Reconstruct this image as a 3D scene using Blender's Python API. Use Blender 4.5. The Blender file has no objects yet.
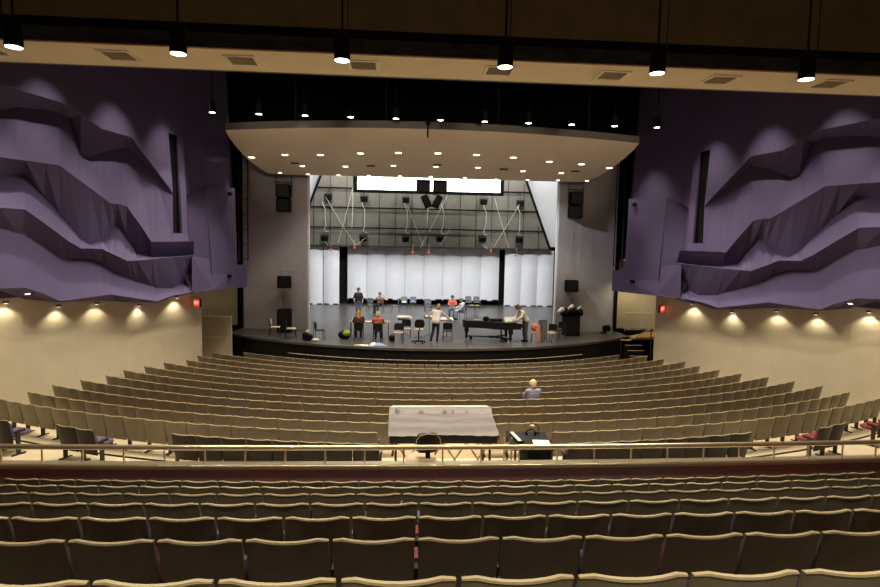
import bpy, math, random
from mathutils import Vector, Matrix, Euler
random.seed(7)
SC = bpy.context.scene
COL = SC.collection
PI = math.pi
CAM = Vector((-1.769, 0.0, 4.38))
F_PX, YAW, PITCH, ROLL = 575.0, 0.0711, 0.0814, 0.0184

# ------------------------------------------------------------------ helpers
def mat(name, col, rough=0.6, metal=0.0, noise=0.0, nscale=8.0, bump=0.0, bscale=60.0, emit=None, estr=0.0, spec=0.5, coat=0.0, stretch=None):
    m = bpy.data.materials.new(name); m.use_nodes = True
    nt = m.node_tree; b = nt.nodes['Principled BSDF']
    b.inputs['Base Color'].default_value = (*col, 1); b.inputs['Roughness'].default_value = rough
    b.inputs['Metallic'].default_value = metal; b.inputs['Specular IOR Level'].default_value = spec
    b.inputs['Coat Weight'].default_value = coat
    if emit:
        b.inputs['Emission Color'].default_value = (*emit, 1); b.inputs['Emission Strength'].default_value = estr
    tc = nt.nodes.new('ShaderNodeTexCoord'); src = tc.outputs['Object']
    if stretch:
        mp = nt.nodes.new('ShaderNodeMapping'); mp.inputs['Scale'].default_value = stretch
        nt.links.new(src, mp.inputs['Vector']); src = mp.outputs['Vector']
    if noise:
        n = nt.nodes.new('ShaderNodeTexNoise'); n.inputs['Scale'].default_value = nscale; n.inputs['Detail'].default_value = 4
        nt.links.new(src, n.inputs['Vector'])
        r = nt.nodes.new('ShaderNodeValToRGB')
        r.color_ramp.elements[0].position = 0.3; r.color_ramp.elements[1].position = 0.7
        r.color_ramp.elements[0].color = (*[c * (1 - noise) for c in col], 1)
        r.color_ramp.elements[1].color = (*[min(1, c * (1 + noise)) for c in col], 1)
        nt.links.new(n.outputs['Fac'], r.inputs['Fac']); nt.links.new(r.outputs['Color'], b.inputs['Base Color'])
    if bump:
        n2 = nt.nodes.new('ShaderNodeTexNoise'); n2.inputs['Scale'].default_value = bscale; n2.inputs['Detail'].default_value = 3
        nt.links.new(src, n2.inputs['Vector'])
        bp = nt.nodes.new('ShaderNodeBump'); bp.inputs['Strength'].default_value = bump; bp.inputs['Distance'].default_value = 0.02
        nt.links.new(n2.outputs['Fac'], bp.inputs['Height']); nt.links.new(bp.outputs['Normal'], b.inputs['Normal'])
    return m

class MB:
    def __init__(s): s.v = []; s.f = []; s.mi = []; s.m = 0
    def _add(s, vs, fs):
        n = len(s.v); s.v += [tuple(v) for v in vs]; s.f += [tuple(i + n for i in f) for f in fs]; s.mi += [s.m] * len(fs); return s
    def box(s, c, d, rot=None):
        x, y, z = d[0] / 2, d[1] / 2, d[2] / 2
        vs = [Vector((sx * x, sy * y, sz * z)) for sx in (-1, 1) for sy in (-1, 1) for sz in (-1, 1)]
        if rot: R = Euler(rot).to_matrix(); vs = [R @ v for v in vs]
        c = Vector(c)
        return s._add([v + c for v in vs], [(0, 1, 3, 2), (4, 6, 7, 5), (0, 4, 5, 1), (2, 3, 7, 6), (0, 2, 6, 4), (1, 5, 7, 3)])
    def bbox(s, c, d, b=0.02, rot=None):
        # box with chamfered vertical and top edges
        x, y, z = d[0] / 2, d[1] / 2, d[2] / 2
        def ring(ix, zz):
            X, Y = x - ix, y - ix
            return [(-X + b, -Y, zz), (X - b, -Y, zz), (X, -Y + b, zz), (X, Y - b, zz), (X - b, Y, zz), (-X + b, Y, zz), (-X, Y - b, zz), (-X, -Y + b, zz)]
        rs = [ring(b, -z), ring(0, -z + b), ring(0, z - b), ring(b, z)]
        return s.loft([[Vector(p) for p in r] for r in rs], True, c, rot)
    def loft(s, rings, caps=True, c=(0, 0, 0), rot=None):
        n = len(rings[0]); R = Euler(rot).to_matrix() if rot else Matrix.Identity(3); c = Vector(c)
        vs = [R @ Vector(p) + c for r in rings for p in r]; fs = []
        for i in range(len(rings) - 1):
            for j in range(n):
                k = (j + 1) % n; fs.append((i * n + j, i * n + k, (i + 1) * n + k, (i + 1) * n + j))
        if caps:
            fs.append(tuple(reversed(range(n)))); fs.append(tuple((len(rings) - 1) * n + j for j in range(n)))
        return s._add(vs, fs)
    def tube(s, pts, r, n=8, caps=True):
        pts = [Vector(p) for p in pts]; rr = r if isinstance(r, (list, tuple)) else [r] * len(pts)
        rings = []; up = None
        for i, p in enumerate(pts):
            t = (pts[min(i + 1, len(pts) - 1)] - pts[max(i - 1, 0)]).normalized()
            if up is None:
                up = Vector((0, 0, 1)) if abs(t.z) < 0.9 else Vector((1, 0, 0))
            a = t.cross(up); a = a.normalized() if a.length > 1e-5 else t.orthogonal().normalized(); b = a.cross(t); up = b
            rings.append([p + (a * math.cos(2 * PI * k / n) + b * math.sin(2 * PI * k / n)) * rr[i] for k in range(n)])
        return s.loft(rings, caps)
    def lathe(s, prof, c=(0, 0, 0), n=16, rot=None):
        rings = [[(r * math.cos(2 * PI * k / n), r * math.sin(2 * PI * k / n), z) for k in range(n)] for r, z in prof]
        return s.loft(rings, True, c, rot)
    def prism(s, poly, z0, z1):
        return s.loft([[(x, y, z0) for x, y in poly], [(x, y, z1) for x, y in poly]])
    def prism_y(s, poly, y0, y1):
        return s.loft([[(x, y0, z) for x, z in poly], [(x, y1, z) for x, z in poly]])
    def grid(s, rows, thick=None):
        # rows: list of lists of points; thick = offset vector for a back side
        n = len(rows[0]); m = len(rows)
        vs = [Vector(p) for r in rows for p in r]
        fs = [(i * n + j, i * n + j + 1, (i + 1) * n + j + 1, (i + 1) * n + j) for i in range(m - 1) for j in range(n - 1)]
        if thick is not None:
            t = Vector(thick); N = len(vs); vs2 = [v + t for v in vs]
            fs += [tuple(reversed([i + N for i in f])) for f in fs[:]]
            bd = [j for j in range(n)] + [i * n + n - 1 for i in range(1, m)] + [(m - 1) * n + j for j in range(n - 2, -1, -1)] + [i * n for i in range(m - 2, 0, -1)]
            for a, b in zip(bd, bd[1:] + bd[:1]): fs.append((b, a, a + N, b + N))
            vs += vs2
        return s._add(vs, fs)
    def ell(s, c, r, n=12, m=8, rot=None):
        prof = [(math.sin(PI * i / m), -math.cos(PI * i / m)) for i in range(m + 1)]
        prof[0] = (0.02, -1); prof[-1] = (0.02, 1)
        rings = [[(a * math.cos(2 * PI * k / n) * r[0], a * math.sin(2 * PI * k / n) * r[1], z * r[2]) for k in range(n)] for a, z in prof]
        return s.loft(rings, True, c, rot)
    def capsule(s, a, b, ra, rb, n=10):
        a, b = Vector(a), Vector(b); d = b - a; L = d.length
        t = d.normalized() if L > 1e-6 else Vector((0, 0, 1))
        pts, rr = [], []
        for i in range(1, 4): an = PI / 2 * (1 - i / 3); pts.append(a - t * ra * math.sin(an)); rr.append(max(ra * math.cos(an), ra * 0.05))
        for i in range(0, 4): an = PI / 2 * i / 3; pts.append(b + t * rb * math.sin(an)); rr.append(max(rb * math.cos(an), rb * 0.05))
        pts[0] = a - t * ra
        u = t.orthogonal().normalized(); w = t.cross(u)
        rings = [[p + (u * math.cos(2 * PI * k / n) + w * math.sin(2 * PI * k / n)) * r for k in range(n)] for p, r in zip([a - t * ra] + pts, [ra * 0.05] + rr)]
        return s.loft(rings)
    def mesh(s, name, mats, smooth=False):
        me = bpy.data.meshes.new(name); me.from_pydata(s.v, [], s.f); me.update()
        for m in (mats if isinstance(mats, (list, tuple)) else [mats]): me.materials.append(m)
        if any(s.mi): me.polygons.foreach_set('material_index', s.mi)
        if smooth:
            me.polygons.foreach_set('use_smooth', [True] * len(me.polygons))
            me.update()
            try: me.set_sharp_from_angle(angle=math.radians(smooth if smooth is not True else 40))
            except Exception: pass
        return me
    def build(s, name, mats, parent=None, smooth=False):
        return link(name, s.mesh(name, mats, smooth), parent)

def link(name, data, parent=None):
    o = bpy.data.objects.new(name, data); COL.objects.link(o)
    if parent: o.parent = parent
    return o
def tag(o, label, cat, group=None, kind=None):
    if label: o['label'] = label
    if cat: o['category'] = cat
    if group: o['group'] = group
    if kind: o['kind'] = kind
    return o
def thing(name, label, cat, loc=(0, 0, 0), rz=0.0, group=None):
    o = link(name, None); o.location = loc; o.rotation_euler = (0, 0, rz); o.empty_display_size = 0.1
    return tag(o, label, cat, group)
def struct(o, label=None):
    o['kind'] = 'structure'
    if label: o['label'] = label
    return o
def dup(root, label, loc, rz=0.0, group=None):
    r = root.copy(); COL.objects.link(r); r.location = loc; r.rotation_euler = (0, 0, rz); r['label'] = label
    if group: r['group'] = group
    for ch in list(root.children):
        c = ch.copy(); COL.objects.link(c); c.parent = r
        for g in list(ch.children):
            d = g.copy(); COL.objects.link(d); d.parent = c
    return r
ORD = ['zeroth', 'first', 'second', 'third', 'fourth', 'fifth', 'sixth', 'seventh', 'eighth', 'ninth', 'tenth', 'eleventh', 'twelfth', 'thirteenth', 'fourteenth', 'fifteenth', 'sixteenth', 'seventeenth', 'eighteenth', 'nineteenth', 'twentieth', 'twenty-first', 'twenty-second', 'twenty-third', 'twenty-fourth', 'twenty-fifth', 'twenty-sixth', 'twenty-seventh', 'twenty-eighth', 'twenty-ninth', 'thirtieth']
def project(p):
    F = Vector((math.sin(YAW) * math.cos(PITCH), math.cos(YAW) * math.cos(PITCH), -math.sin(PITCH)))
    R = Vector((math.cos(YAW), -math.sin(YAW), 0)); U = R.cross(F)
    v = Vector(p) - CAM; d = v.dot(F)
    if d < 0.2: return (-9999, -9999)
    x, y = F_PX * v.dot(R) / d, -F_PX * v.dot(U) / d
    c, s = math.cos(ROLL), math.sin(ROLL)
    return (440 + x * c - y * s, 293.5 + x * s + y * c)
def spot(loc, power, color, deg=120, blend=0.5, radius=0.08, target=None):
    l = bpy.data.lights.new('lamp', 'SPOT'); l.energy = power; l.color = color; l.spot_size = math.radians(deg); l.spot_blend = blend; l.shadow_soft_size = radius
    o = link('lamp', l); o.location = loc
    d = (Vector(target) - Vector(loc)) if target else Vector((0, 0, -1))
    o.rotation_euler = d.to_track_quat('-Z', 'Y').to_euler(); o['kind'] = 'helper'
    return o
def area(loc, power, color, size, target):
    l = bpy.data.lights.new('lamp', 'AREA'); l.energy = power; l.color = color; l.shape = 'RECTANGLE'; l.size = size[0]; l.size_y = size[1]
    o = link('lamp', l); o.location = loc; d = Vector(target) - Vector(loc)
    o.rotation_euler = d.to_track_quat('-Z', 'Y').to_euler(); o['kind'] = 'helper'
    return o

# ------------------------------------------------------------------ materials
WARM = (1.0, 0.86, 0.64); WHITE = (1.0, 0.93, 0.82); COOL = (1.0, 0.985, 0.96)
M = {}
M['shell'] = mat('seat_shell', (0.190, 0.167, 0.114), 0.38, noise=0.10, nscale=6, spec=0.5)
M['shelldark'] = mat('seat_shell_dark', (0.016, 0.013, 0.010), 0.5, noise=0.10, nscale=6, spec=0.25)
M['rim'] = mat('seat_rim', (0.42, 0.35, 0.21), 0.35)
M['burgundy'] = mat('seat_burgundy', (0.22, 0.05, 0.05), 0.85, noise=0.2, nscale=40)
M['violet'] = mat('seat_violet', (0.115, 0.095, 0.18), 0.85, noise=0.2, nscale=40)
M['slate'] = mat('seat_slate', (0.11, 0.12, 0.19), 0.85, noise=0.2, nscale=40)
M['dark'] = mat('dark_steel', (0.02, 0.018, 0.016), 0.5)
M['black'] = mat('matte_black', (0.005, 0.005, 0.006), 0.8, spec=0.15)
M['deepblack'] = mat('deep_black', (0.002, 0.002, 0.002), 0.9, spec=0.02)
M['blackgloss'] = mat('black_lacquer', (0.006, 0.006, 0.007), 0.30)
M['cream'] = mat('cream_paint', (0.62, 0.56, 0.42), 0.7, noise=0.04, nscale=1.5, bump=0.05, bscale=150)
M['purple'] = mat('purple_fabric', (0.088, 0.071, 0.172), 0.9, noise=0.06, nscale=18, bump=0.15, bscale=90, stretch=(1, 1, 0.25))
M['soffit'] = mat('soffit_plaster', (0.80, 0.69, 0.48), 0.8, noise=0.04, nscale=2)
M['woodedge'] = mat('raw_wood_edge', (0.28, 0.12, 0.04), 0.7, noise=0.3, nscale=10)
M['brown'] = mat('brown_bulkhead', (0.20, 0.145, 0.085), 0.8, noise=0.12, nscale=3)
M['dirty'] = mat('sooty_black', (0.008, 0.0075, 0.007), 0.95, spec=0.03, noise=0.8, nscale=3)
M['floor'] = mat('beige_floor', (0.70, 0.60, 0.42), 0.5, noise=0.06, nscale=2)
M['carpet'] = mat('burgundy_carpet', (0.36, 0.20, 0.185), 0.95, noise=0.25, nscale=30, bump=0.3, bscale=300)
M['browncarpet'] = mat('brown_carpet', (0.085, 0.065, 0.050), 0.95, noise=0.25, nscale=30)
M['tanfloor'] = mat('tan_floor', (0.40, 0.30, 0.18), 0.6, noise=0.08, nscale=3)
M['brass'] = mat('rail_metal', (0.78, 0.68, 0.46), 0.28, metal=0.75)
M['cap'] = mat('rail_cap', (0.72, 0.62, 0.42), 0.3, metal=0.3)
M['stage'] = mat('stage_floor', (0.074, 0.070, 0.064), 0.32, noise=0.25, nscale=1.2, spec=0.6, stretch=(1, 0.35, 1))
M['fascia'] = mat('stage_fascia', (0.007, 0.0065, 0.006), 0.7, spec=0.2)
M['grey'] = mat('proscenium_grey', (0.46, 0.44, 0.47), 0.8, noise=0.05, nscale=2.2, bump=0.08, bscale=40)
M['white'] = mat('white_paint', (0.80, 0.81, 0.83), 0.7)
M['shellpanel'] = mat('shell_white', (0.72, 0.745, 0.79), 0.55, noise=0.02, nscale=3)
M['canopy'] = mat('canopy_beige', (0.80, 0.70, 0.51), 0.7, noise=0.03, nscale=2)
M['canopyedge'] = mat('canopy_edge', (0.16, 0.145, 0.13), 0.7)
M['panelgrey'] = mat('ceiling_panel_grey', (0.150, 0.140, 0.112), 0.7, noise=0.12, nscale=1.5)
M['screen'] = mat('screen_white', (0.8, 0.8, 0.8), 0.6, emit=(0.9, 0.96, 1.0), estr=1.2)
M['rope'] = mat('rope', (0.62, 0.60, 0.54), 0.8)
M['lens'] = mat('lamp_lens', (1, 1, 1), 0.4, emit=(1.0, 0.90, 0.70), estr=14.0)
M['lensb'] = mat('downlight_lens', (1, 1, 1), 0.4, emit=(1.0, 0.84, 0.58), estr=6.0)
M['vent'] = mat('vent_metal', (0.45, 0.38, 0.26), 0.6)
M['ventframe'] = mat('vent_frame', (0.85, 0.78, 0.60), 0.5)
M['ventdark'] = mat('vent_dark', (0.26, 0.21, 0.13), 0.7)
M['exit'] = mat('exit_red', (0.5, 0.03, 0.02), 0.5, emit=(1.0, 0.06, 0.03), estr=0.7)
M['exitletter'] = mat('exit_letters', (1, 0.5, 0.4), 0.5, emit=(1.0, 0.55, 0.45), estr=1.3)
M['cover'] = mat('grey_plastic_cover', (0.135, 0.120, 0.128), 0.48, noise=0.12, nscale=5, bump=0.5, bscale=6, stretch=(0.35, 1.5, 1))
M['paper'] = mat('white_paper', (0.85, 0.84, 0.80), 0.7)
M['tan'] = mat('tan_vinyl', (0.55, 0.43, 0.30), 0.5)
M['charcoal'] = mat('charcoal_plastic', (0.010, 0.010, 0.011), 0.5, spec=0.3)
M['chairgrey'] = mat('grey_plastic', (0.16, 0.17, 0.19), 0.5)
M['chrome'] = mat('chrome', (0.55, 0.55, 0.55), 0.25, metal=0.9)
M['tabletop'] = mat('table_wood', (0.45, 0.34, 0.20), 0.5, noise=0.2, nscale=6)
M['orangewood'] = mat('orange_wood', (0.50, 0.25, 0.08), 0.5, noise=0.2, nscale=6)
M['red'] = mat('red_tag', (0.6, 0.04, 0.03), 0.6)
M['skin'] = mat('skin', (0.60, 0.36, 0.26), 0.55)
M['eye'] = mat('eye', (0.03, 0.02, 0.02), 0.3)
M['ivory'] = mat('ivory_keys', (0.85, 0.83, 0.76), 0.3)
M['green'] = mat('lime_fabric', (0.30, 0.42, 0.06), 0.8)
M['blue'] = mat('blue_cloth', (0.22, 0.34, 0.62), 0.8)
M['orange'] = mat('orange_cloth', (0.58, 0.20, 0.09), 0.8)
M['pink'] = mat('pink_cloth', (0.62, 0.32, 0.26), 0.8)
M['greycloth'] = mat('grey_cloth', (0.17, 0.16, 0.15), 0.9)
M['yellow'] = mat('yellow_plastic', (0.75, 0.62, 0.10), 0.5)

# ------------------------------------------------------------------ camera
cd = bpy.data.cameras.new('camera'); cam = link('camera', cd)
Fv = Vector((math.sin(YAW) * math.cos(PITCH), math.cos(YAW) * math.cos(PITCH), -math.sin(PITCH)))
Rv = Vector((math.cos(YAW), -math.sin(YAW), 0)); Uv = Rv.cross(Fv)
c_, s_ = math.cos(ROLL), math.sin(ROLL)
Rc = Rv * c_ + Uv * s_; Uc = Uv * c_ - Rv * s_
mw = Matrix(((Rc.x, Uc.x, -Fv.x, CAM.x), (Rc.y, Uc.y, -Fv.y, CAM.y), (Rc.z, Uc.z, -Fv.z, CAM.z), (0, 0, 0, 1)))
cam.matrix_world = mw; cd.sensor_width = 36; cd.sensor_fit = 'HORIZONTAL'; cd.lens = F_PX / 880 * 36; cd.clip_end = 200
SC.camera = cam

# ------------------------------------------------------------------ seating geometry
YCM = 38.654          # centre the curved rows share
SEATH = 0.86
def main_row(n):      # n = 0 (row by the rail) .. 12 (row by the stage)
    return 11.4016 + .9649 * n, 4.38 - (4.0297 + .0841 * n - .0018 * n * n)
def up_row(i):        # i = 1 (nearest the camera) .. 7 (row by the parapet)
    return 2.5111 + (i - 1) * 1.075, 4.38 - (1.5291 + (i - 1) * .3738)
YCU = 118.9
def wall_x(Y): return 10.45 + .29 * (24.2 - Y)

# main floor: raked fan of rings
def floor_z(R):
    n = (YCM - R - 11.4016 + 0.0) / .9649
    if n < 0: n = 0
    return (4.38 - (4.0297 + .0841 * n - .0018 * n * n)) - SEATH
b = MB(); rows = []
radii = [30.0, 28.6, 27.4] + [YCM - main_row(n)[0] for n in range(1, 13)] + [14.6, 13.9]
for R in radii:
    zf = floor_z(R); rows.append([(R * math.sin(a), YCM - R * math.cos(a), zf) for a in [math.radians(-45 + 90 * k / 60) for k in range(61)]])
b.grid(rows[:5]); b.m = 1; b.grid(rows[4:])
struct(b.build('floor', [M['floor'], M['tanfloor']], smooth=True), 'pale beige cross aisle and tan raked auditorium floor')
# upper tier: stepped treads
b = MB()
tread = []
for i in range(-2, 8):
    Y, z = up_row(i); zf = z - SEATH
    y0 = Y - 0.55; y1 = y0 + 1.075 if i < 7 else 10.3
    b.box((0, (y0 + y1) / 2, zf - 0.5), (26, y1 - y0, 1.0))
struct(b.build('floor_upper_tier', M['browncarpet']), 'stepped carpeted upper tier')
# the row behind the nose of a curved platform at the aisle
b = MB()
for sgn in (-1, 1):
    R = 26.29 + 0.30
    pts = [(sgn * R * math.sin(math.radians(a)), YCM - R * math.cos(math.radians(a)), floor_z(R) + 0.012) for a in [5.5 + k * 0.8 for k in range(30)]]
    b.tube(pts, 0.022, 6)
struct(b.build('trim_aisle', M['dark'], smooth=True), 'dark curved strip along the aisle')

# ------------------------------------------------------------------ theatre seat
def shell_pts(z, u, front=0.0):
    w = 0.267 if z > 0.5 else 0.267 - (0.5 - z) * 0.06
    y = (0.86 - z) * 0.20 + 0.045 * u * u + front
    return (u * w, y, z)
def seat_meshes():
    out = {}
    NU = 8
    us = [-1 + 2 * k / NU for k in range(NU + 1)]
    def topz(u, base=0.842): return base + 0.020 * u * u - (0.022 if abs(u) > 0.99 else 0)
    zs = [0.24, 0.40, 0.56, 0.72]
    b = MB()
    rows = [[shell_pts(0.24 + 0.02 * (1 - u * u), u) for u in us]] + [[shell_pts(z, u) for u in us] for z in zs[1:]] + [[shell_pts(topz(u) - 0.012, u) for u in us]]
    frows = [[shell_pts(p[2], u, 0.022) for u, p in zip(us, r)] for r in rows]
    n = NU + 1; m = len(rows); N = n * m
    vs = [p for r in rows for p in r] + [p for r in frows for p in r]
    fs = [(i * n + j, i * n + j + 1, (i + 1) * n + j + 1, (i + 1) * n + j) for i in range(m - 1) for j in range(NU)]
    fs += [(N + i * n + j + 1, N + i * n + j, N + (i + 1) * n + j, N + (i + 1) * n + j + 1) for i in range(m - 1) for j in range(NU)]
    fs += [(i * n, (i + 1) * n, N + (i + 1) * n, N + i * n) for i in range(m - 1)]
    fs += [((i + 1) * n + NU, i * n + NU, N + i * n + NU, N + (i + 1) * n + NU) for i in range(m - 1)]
    fs += [(j + 1, j, N + j, N + j + 1) for j in range(NU)] + [((m - 1) * n + j, (m - 1) * n + j + 1, N + (m - 1) * n + j + 1, N + (m - 1) * n + j) for j in range(NU)]
    b._add(vs, fs); out['backrest'] = (b, 'shell')
    b = MB(); prof = []
    for u in us:
        x, y, z = shell_pts(topz(u) - 0.012, u)
        e = 0.5 if abs(u) > 0.99 else 1
        prof.append([(x, y - 0.007, z), (x, y - 0.004, z + 0.012 * e), (x, y + 0.012, z + 0.016 * e), (x, y + 0.022, z + 0.009 * e), (x, y + 0.024, z)])
    b.loft(prof, True); out['top_edge'] = (b, 'rim')
    b = MB(); rws = []
    for z in (0.36, 0.42, 0.6, 0.74, 0.77):
        inset = 0.028 if z in (0.36, 0.77) else 0.0
        rws.append([shell_pts(z, u * 0.94, 0.038) for u in us] + [shell_pts(z, u * (0.94 - inset), 0.085 - inset) for u in reversed(us)])
    b.loft(rws, True); out['back_cushion'] = (b, 'cush')
    # folded (tip-up) cushion standing between the arms
    b = MB(); b.bbox((0, 0.295, 0.44), (0.47, 0.09, 0.38), 0.03, (0.16, 0, 0)); out['seat'] = (b, 'cush')
    b = MB(); b.bbox((0, 0.41, 0.43), (0.47, 0.42, 0.10), 0.03, (0.06, 0, 0)); out['seat_down'] = (b, 'cush')
    b = MB(); b.box((0.281, 0.345, 0.572), (0.032, 0.15, 0.024)); b.m = 1; b.box((0.281, 0.30, 0.535), (0.030, 0.24, 0.05)); out['armrest'] = (b, 'cush')
    b = MB(); b.box((0.281, 0.26, 0.265), (0.034, 0.09, 0.53)).box((0.281, 0.26, 0.012), (0.05, 0.30, 0.024)); out['leg'] = (b, 'dark')
    return out
SM = seat_meshes(); SMESH = {}
def smesh(part, colour):
    k = (part, colour if SM[part][1] == 'cush' else '')
    if k not in SMESH:
        m = M[colour] if SM[part][1] == 'cush' else M[SM[part][1]]
        SMESH[k] = SM[part][0].mesh({'seat_down': 'seat'}.get(part, part), [m, M['dark']] if part == 'armrest' else m, smooth=45 if part in ('backrest', 'top_edge', 'back_cushion') else False)
    return SMESH[k]
def make_seat(label, loc, rz, colour, group=None, down=False, left_arm=False, dark=False):
    t = thing('theatre_seat', label, 'seat', loc, rz, group)
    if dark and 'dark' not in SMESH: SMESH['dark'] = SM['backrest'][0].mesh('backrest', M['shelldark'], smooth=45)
    bk = link('backrest', SMESH['dark'] if dark else smesh('backrest', colour), t); link('top_edge', smesh('top_edge', colour), bk); link('back_cushion', smesh('back_cushion', colour), t)
    s = link('seat', smesh('seat_down' if down else 'seat', colour), t)
    link('armrest', smesh('armrest', colour), t); link('leg', smesh('leg', colour), t)
    if left_arm:
        for nm in ('armrest', 'leg'):
            o = link(nm, smesh(nm, colour), t); o.location.x = -0.562
    return t
def place_on_row(Y, R, yc, a):   # point under the seat's back top and its turn
    return (R * math.sin(a), yc - R * math.cos(a)), a
PITCHS = 0.562
COLS = ['burgundy', 'violet', 'slate']
n_ind = 0
# upper tier, seven rows: gap position (x) read along each row
UGAP = {1: -1.697, 2: -1.65, 3: -1.55, 4: -1.46, 5: -1.50, 6: -1.37, 7: -1.34}
GAPX = {1: 460, 2: 416.8, 3: 417.5, 4: 419, 5: 401.7, 6: 420, 7: 429}
MGAPX = {12: 410.8, 11: 417, 10: 411, 9: 412.5, 8: 412, 7: 420.8, 6: 413, 5: 413.5, 4: 321.5, 3: 326.5, 2: 321.7, 1: 326.8, 0: 324.5}
def solve_gap(fn, target):       # arc length along the row whose top projects to this column
    lo, hi = -12.0, 12.0
    for _ in range(60):
        mid = (lo + hi) / 2
        if project(fn(mid))[0] < target: lo = mid
        else: hi = mid
    return (lo + hi) / 2
beyond = MB()
def add_beyond(p, a, z):
    mt = Matrix.Translation((p[0], p[1], z - SEATH)) @ Matrix.Rotation(a, 4, 'Z')
    for part in ('backrest', 'top_edge', 'back_cushion', 'seat', 'armrest', 'leg'):
        beyond.m = {'shell': 0, 'rim': 1, 'dark': 5}.get(SM[part][1], 2); n0 = len(beyond.mi); beyond._add([mt @ Vector(v) for v in SM[part][0].v], SM[part][0].f)
        for q, mm in enumerate(SM[part][0].mi):
            if mm: beyond.mi[n0 + q] = 5
for i in range(1, 8):
    Y, z = up_row(i); R = YCU - Y
    fn = lambda s: (R * math.sin(s / R), YCU - R * math.cos(s / R), z)
    g = solve_gap(fn, GAPX[i])
    seats = []
    for k in range(-40, 40):
        s = g + (k + 0.5) * PITCHS; a = s / R
        p = fn(s); q = project(p); ql = project(fn(s - .27)); qr = project(fn(s + .27))
        if qr[0] > 2 and ql[0] < 878 and q[1] < 600: seats.append((s, a, p))
        elif p[1] > 0 and -260 < qr[0] and ql[0] < 1140 and q[1] < 760 and (qr[0] < -8 or ql[0] > 888): add_beyond(p, a, z)
    rowname = {7: 'front upper-tier row against the parapet', 6: 'second upper-tier row behind the parapet', 5: 'third upper-tier row behind the parapet', 4: 'fourth upper-tier row behind the parapet', 3: 'fifth upper-tier row behind the parapet', 2: 'sixth upper-tier row behind the parapet', 1: 'seventh upper-tier row, cut off below'}[i]
    for j, (s, a, p) in enumerate(seats):
        c = {1: 'violet', 3: 'slate'}.get(i, random.choice(COLS)) if i in (1, 3) and random.random() < .5 else random.choice(COLS)
        half = len(seats) / 2
        side = f'{ORD[j + 1]} from the left' if j < half else f'{ORD[len(seats) - j]} from the right'
        make_seat(f'olive-brown theatre seat, {side}, {rowname}', (p[0], p[1], z - SEATH), a, c, 'theatre seats of the upper tier')
        n_ind += 1
# main floor
MROW = {0: 'back main-floor row against the railing', 1: 'second main-floor row beyond the railing', 2: 'third main-floor row beyond the railing', 3: 'fourth main-floor row beyond the railing', 4: 'fifth main-floor row beyond the railing'}
far = MB(); far_cols = []
def span(n):
    Y, _ = main_row(n)
    return Y
for n in range(0, 13):
    Y, z = main_row(n); R = YCM - Y
    fn = lambda s: (R * math.sin(s / R), YCM - R * math.cos(s / R), z)
    g = solve_gap(fn, MGAPX[n])
    seats = []
    for k in range(-40, 40):
        s = g + (k + 0.5) * PITCHS; a = s / R; p = fn(s)
        if abs(p[0]) + 0.42 > wall_x(p[1]): continue
        if n == 12 and abs(p[0]) > 8.5: continue
        ql = project(fn(s - .27)); qr = project(fn(s + .27))
        if qr[0] < -4 or ql[0] > 884: continue
        if n == 0 and not (-6.75 < p[0] < -2.05 or 1.55 < p[0] < 6.2): continue
        if n == 1 and -2.25 < p[0] < 1.85: continue
        if n in (2, 3) and -1.92 < p[0] < (0.40 if n == 2 else 0.1): continue
        seats.append((s, a, p))
    if n <= 4:
        left = [q for q in seats if q[2][0] < -0.8]; right = [q for q in seats if q[2][0] >= -0.8]
        for grp, side in ((left, 'left'), (right, 'right')):
            for j, (s, a, p) in enumerate(grp):
                if n in (0, 1):
                    k = len(grp) - j if side == 'left' else j + 1
                    where = f'{ORD[k]} {side} of the covered console'
                else:
                    k = j + 1 if side == 'left' else len(grp) - j
                    where = f'{ORD[k]} from the {side} wall'
                first = (j == 0 and (side == 'left' or n in (0, 1, 2, 3)))
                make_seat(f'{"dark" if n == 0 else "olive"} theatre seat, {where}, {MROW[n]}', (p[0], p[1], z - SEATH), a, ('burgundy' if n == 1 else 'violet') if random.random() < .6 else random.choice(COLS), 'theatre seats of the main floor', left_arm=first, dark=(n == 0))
                n_ind += 1
    else:
        if n == 5:
            w = min(range(len(seats)), key=lambda q: abs(seats[q][2][0] - 2.36)); LISTEN = seats.pop(w)
            make_seat('olive theatre seat under the lone listener in grey-blue, far down the main floor', (LISTEN[2][0], LISTEN[2][1], z - SEATH), LISTEN[1], 'violet', None, down=True)
        for j, (s, a, p) in enumerate(seats):
            mt = Matrix.Translation((p[0], p[1], z - SEATH)) @ Matrix.Rotation(a, 4, 'Z')
            ci = random.choice((2, 3, 4))
            for part in ('backrest', 'top_edge', 'back_cushion', 'seat', 'armrest', 'leg'):
                key = SM[part][1]; far.m = {'shell': 0, 'rim': 1, 'dark': 5}.get(key, ci)
                n0 = len(far.mi); far._add([mt @ Vector(v) for v in SM[part][0].v], SM[part][0].f)
                for q, mm in enumerate(SM[part][0].mi):
                    if mm: far.mi[n0 + q] = 5
o = link('theatre_seating', beyond.mesh('theatre_seating', [M['shell'], M['rim'], M['burgundy'], M['violet'], M['slate'], M['dark']], smooth=45)); tag(o, 'olive theatre seats of the upper tier beyond both sides of the view', 'seats', None, 'stuff')
o = link('theatre_seating', far.mesh('theatre_seating', [M['shell'], M['rim'], M['burgundy'], M['violet'], M['slate'], M['dark']], smooth=45))
tag(o, 'olive theatre seats in eight curved rows between the front rows and the stage', 'seats', None, 'stuff')
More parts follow.
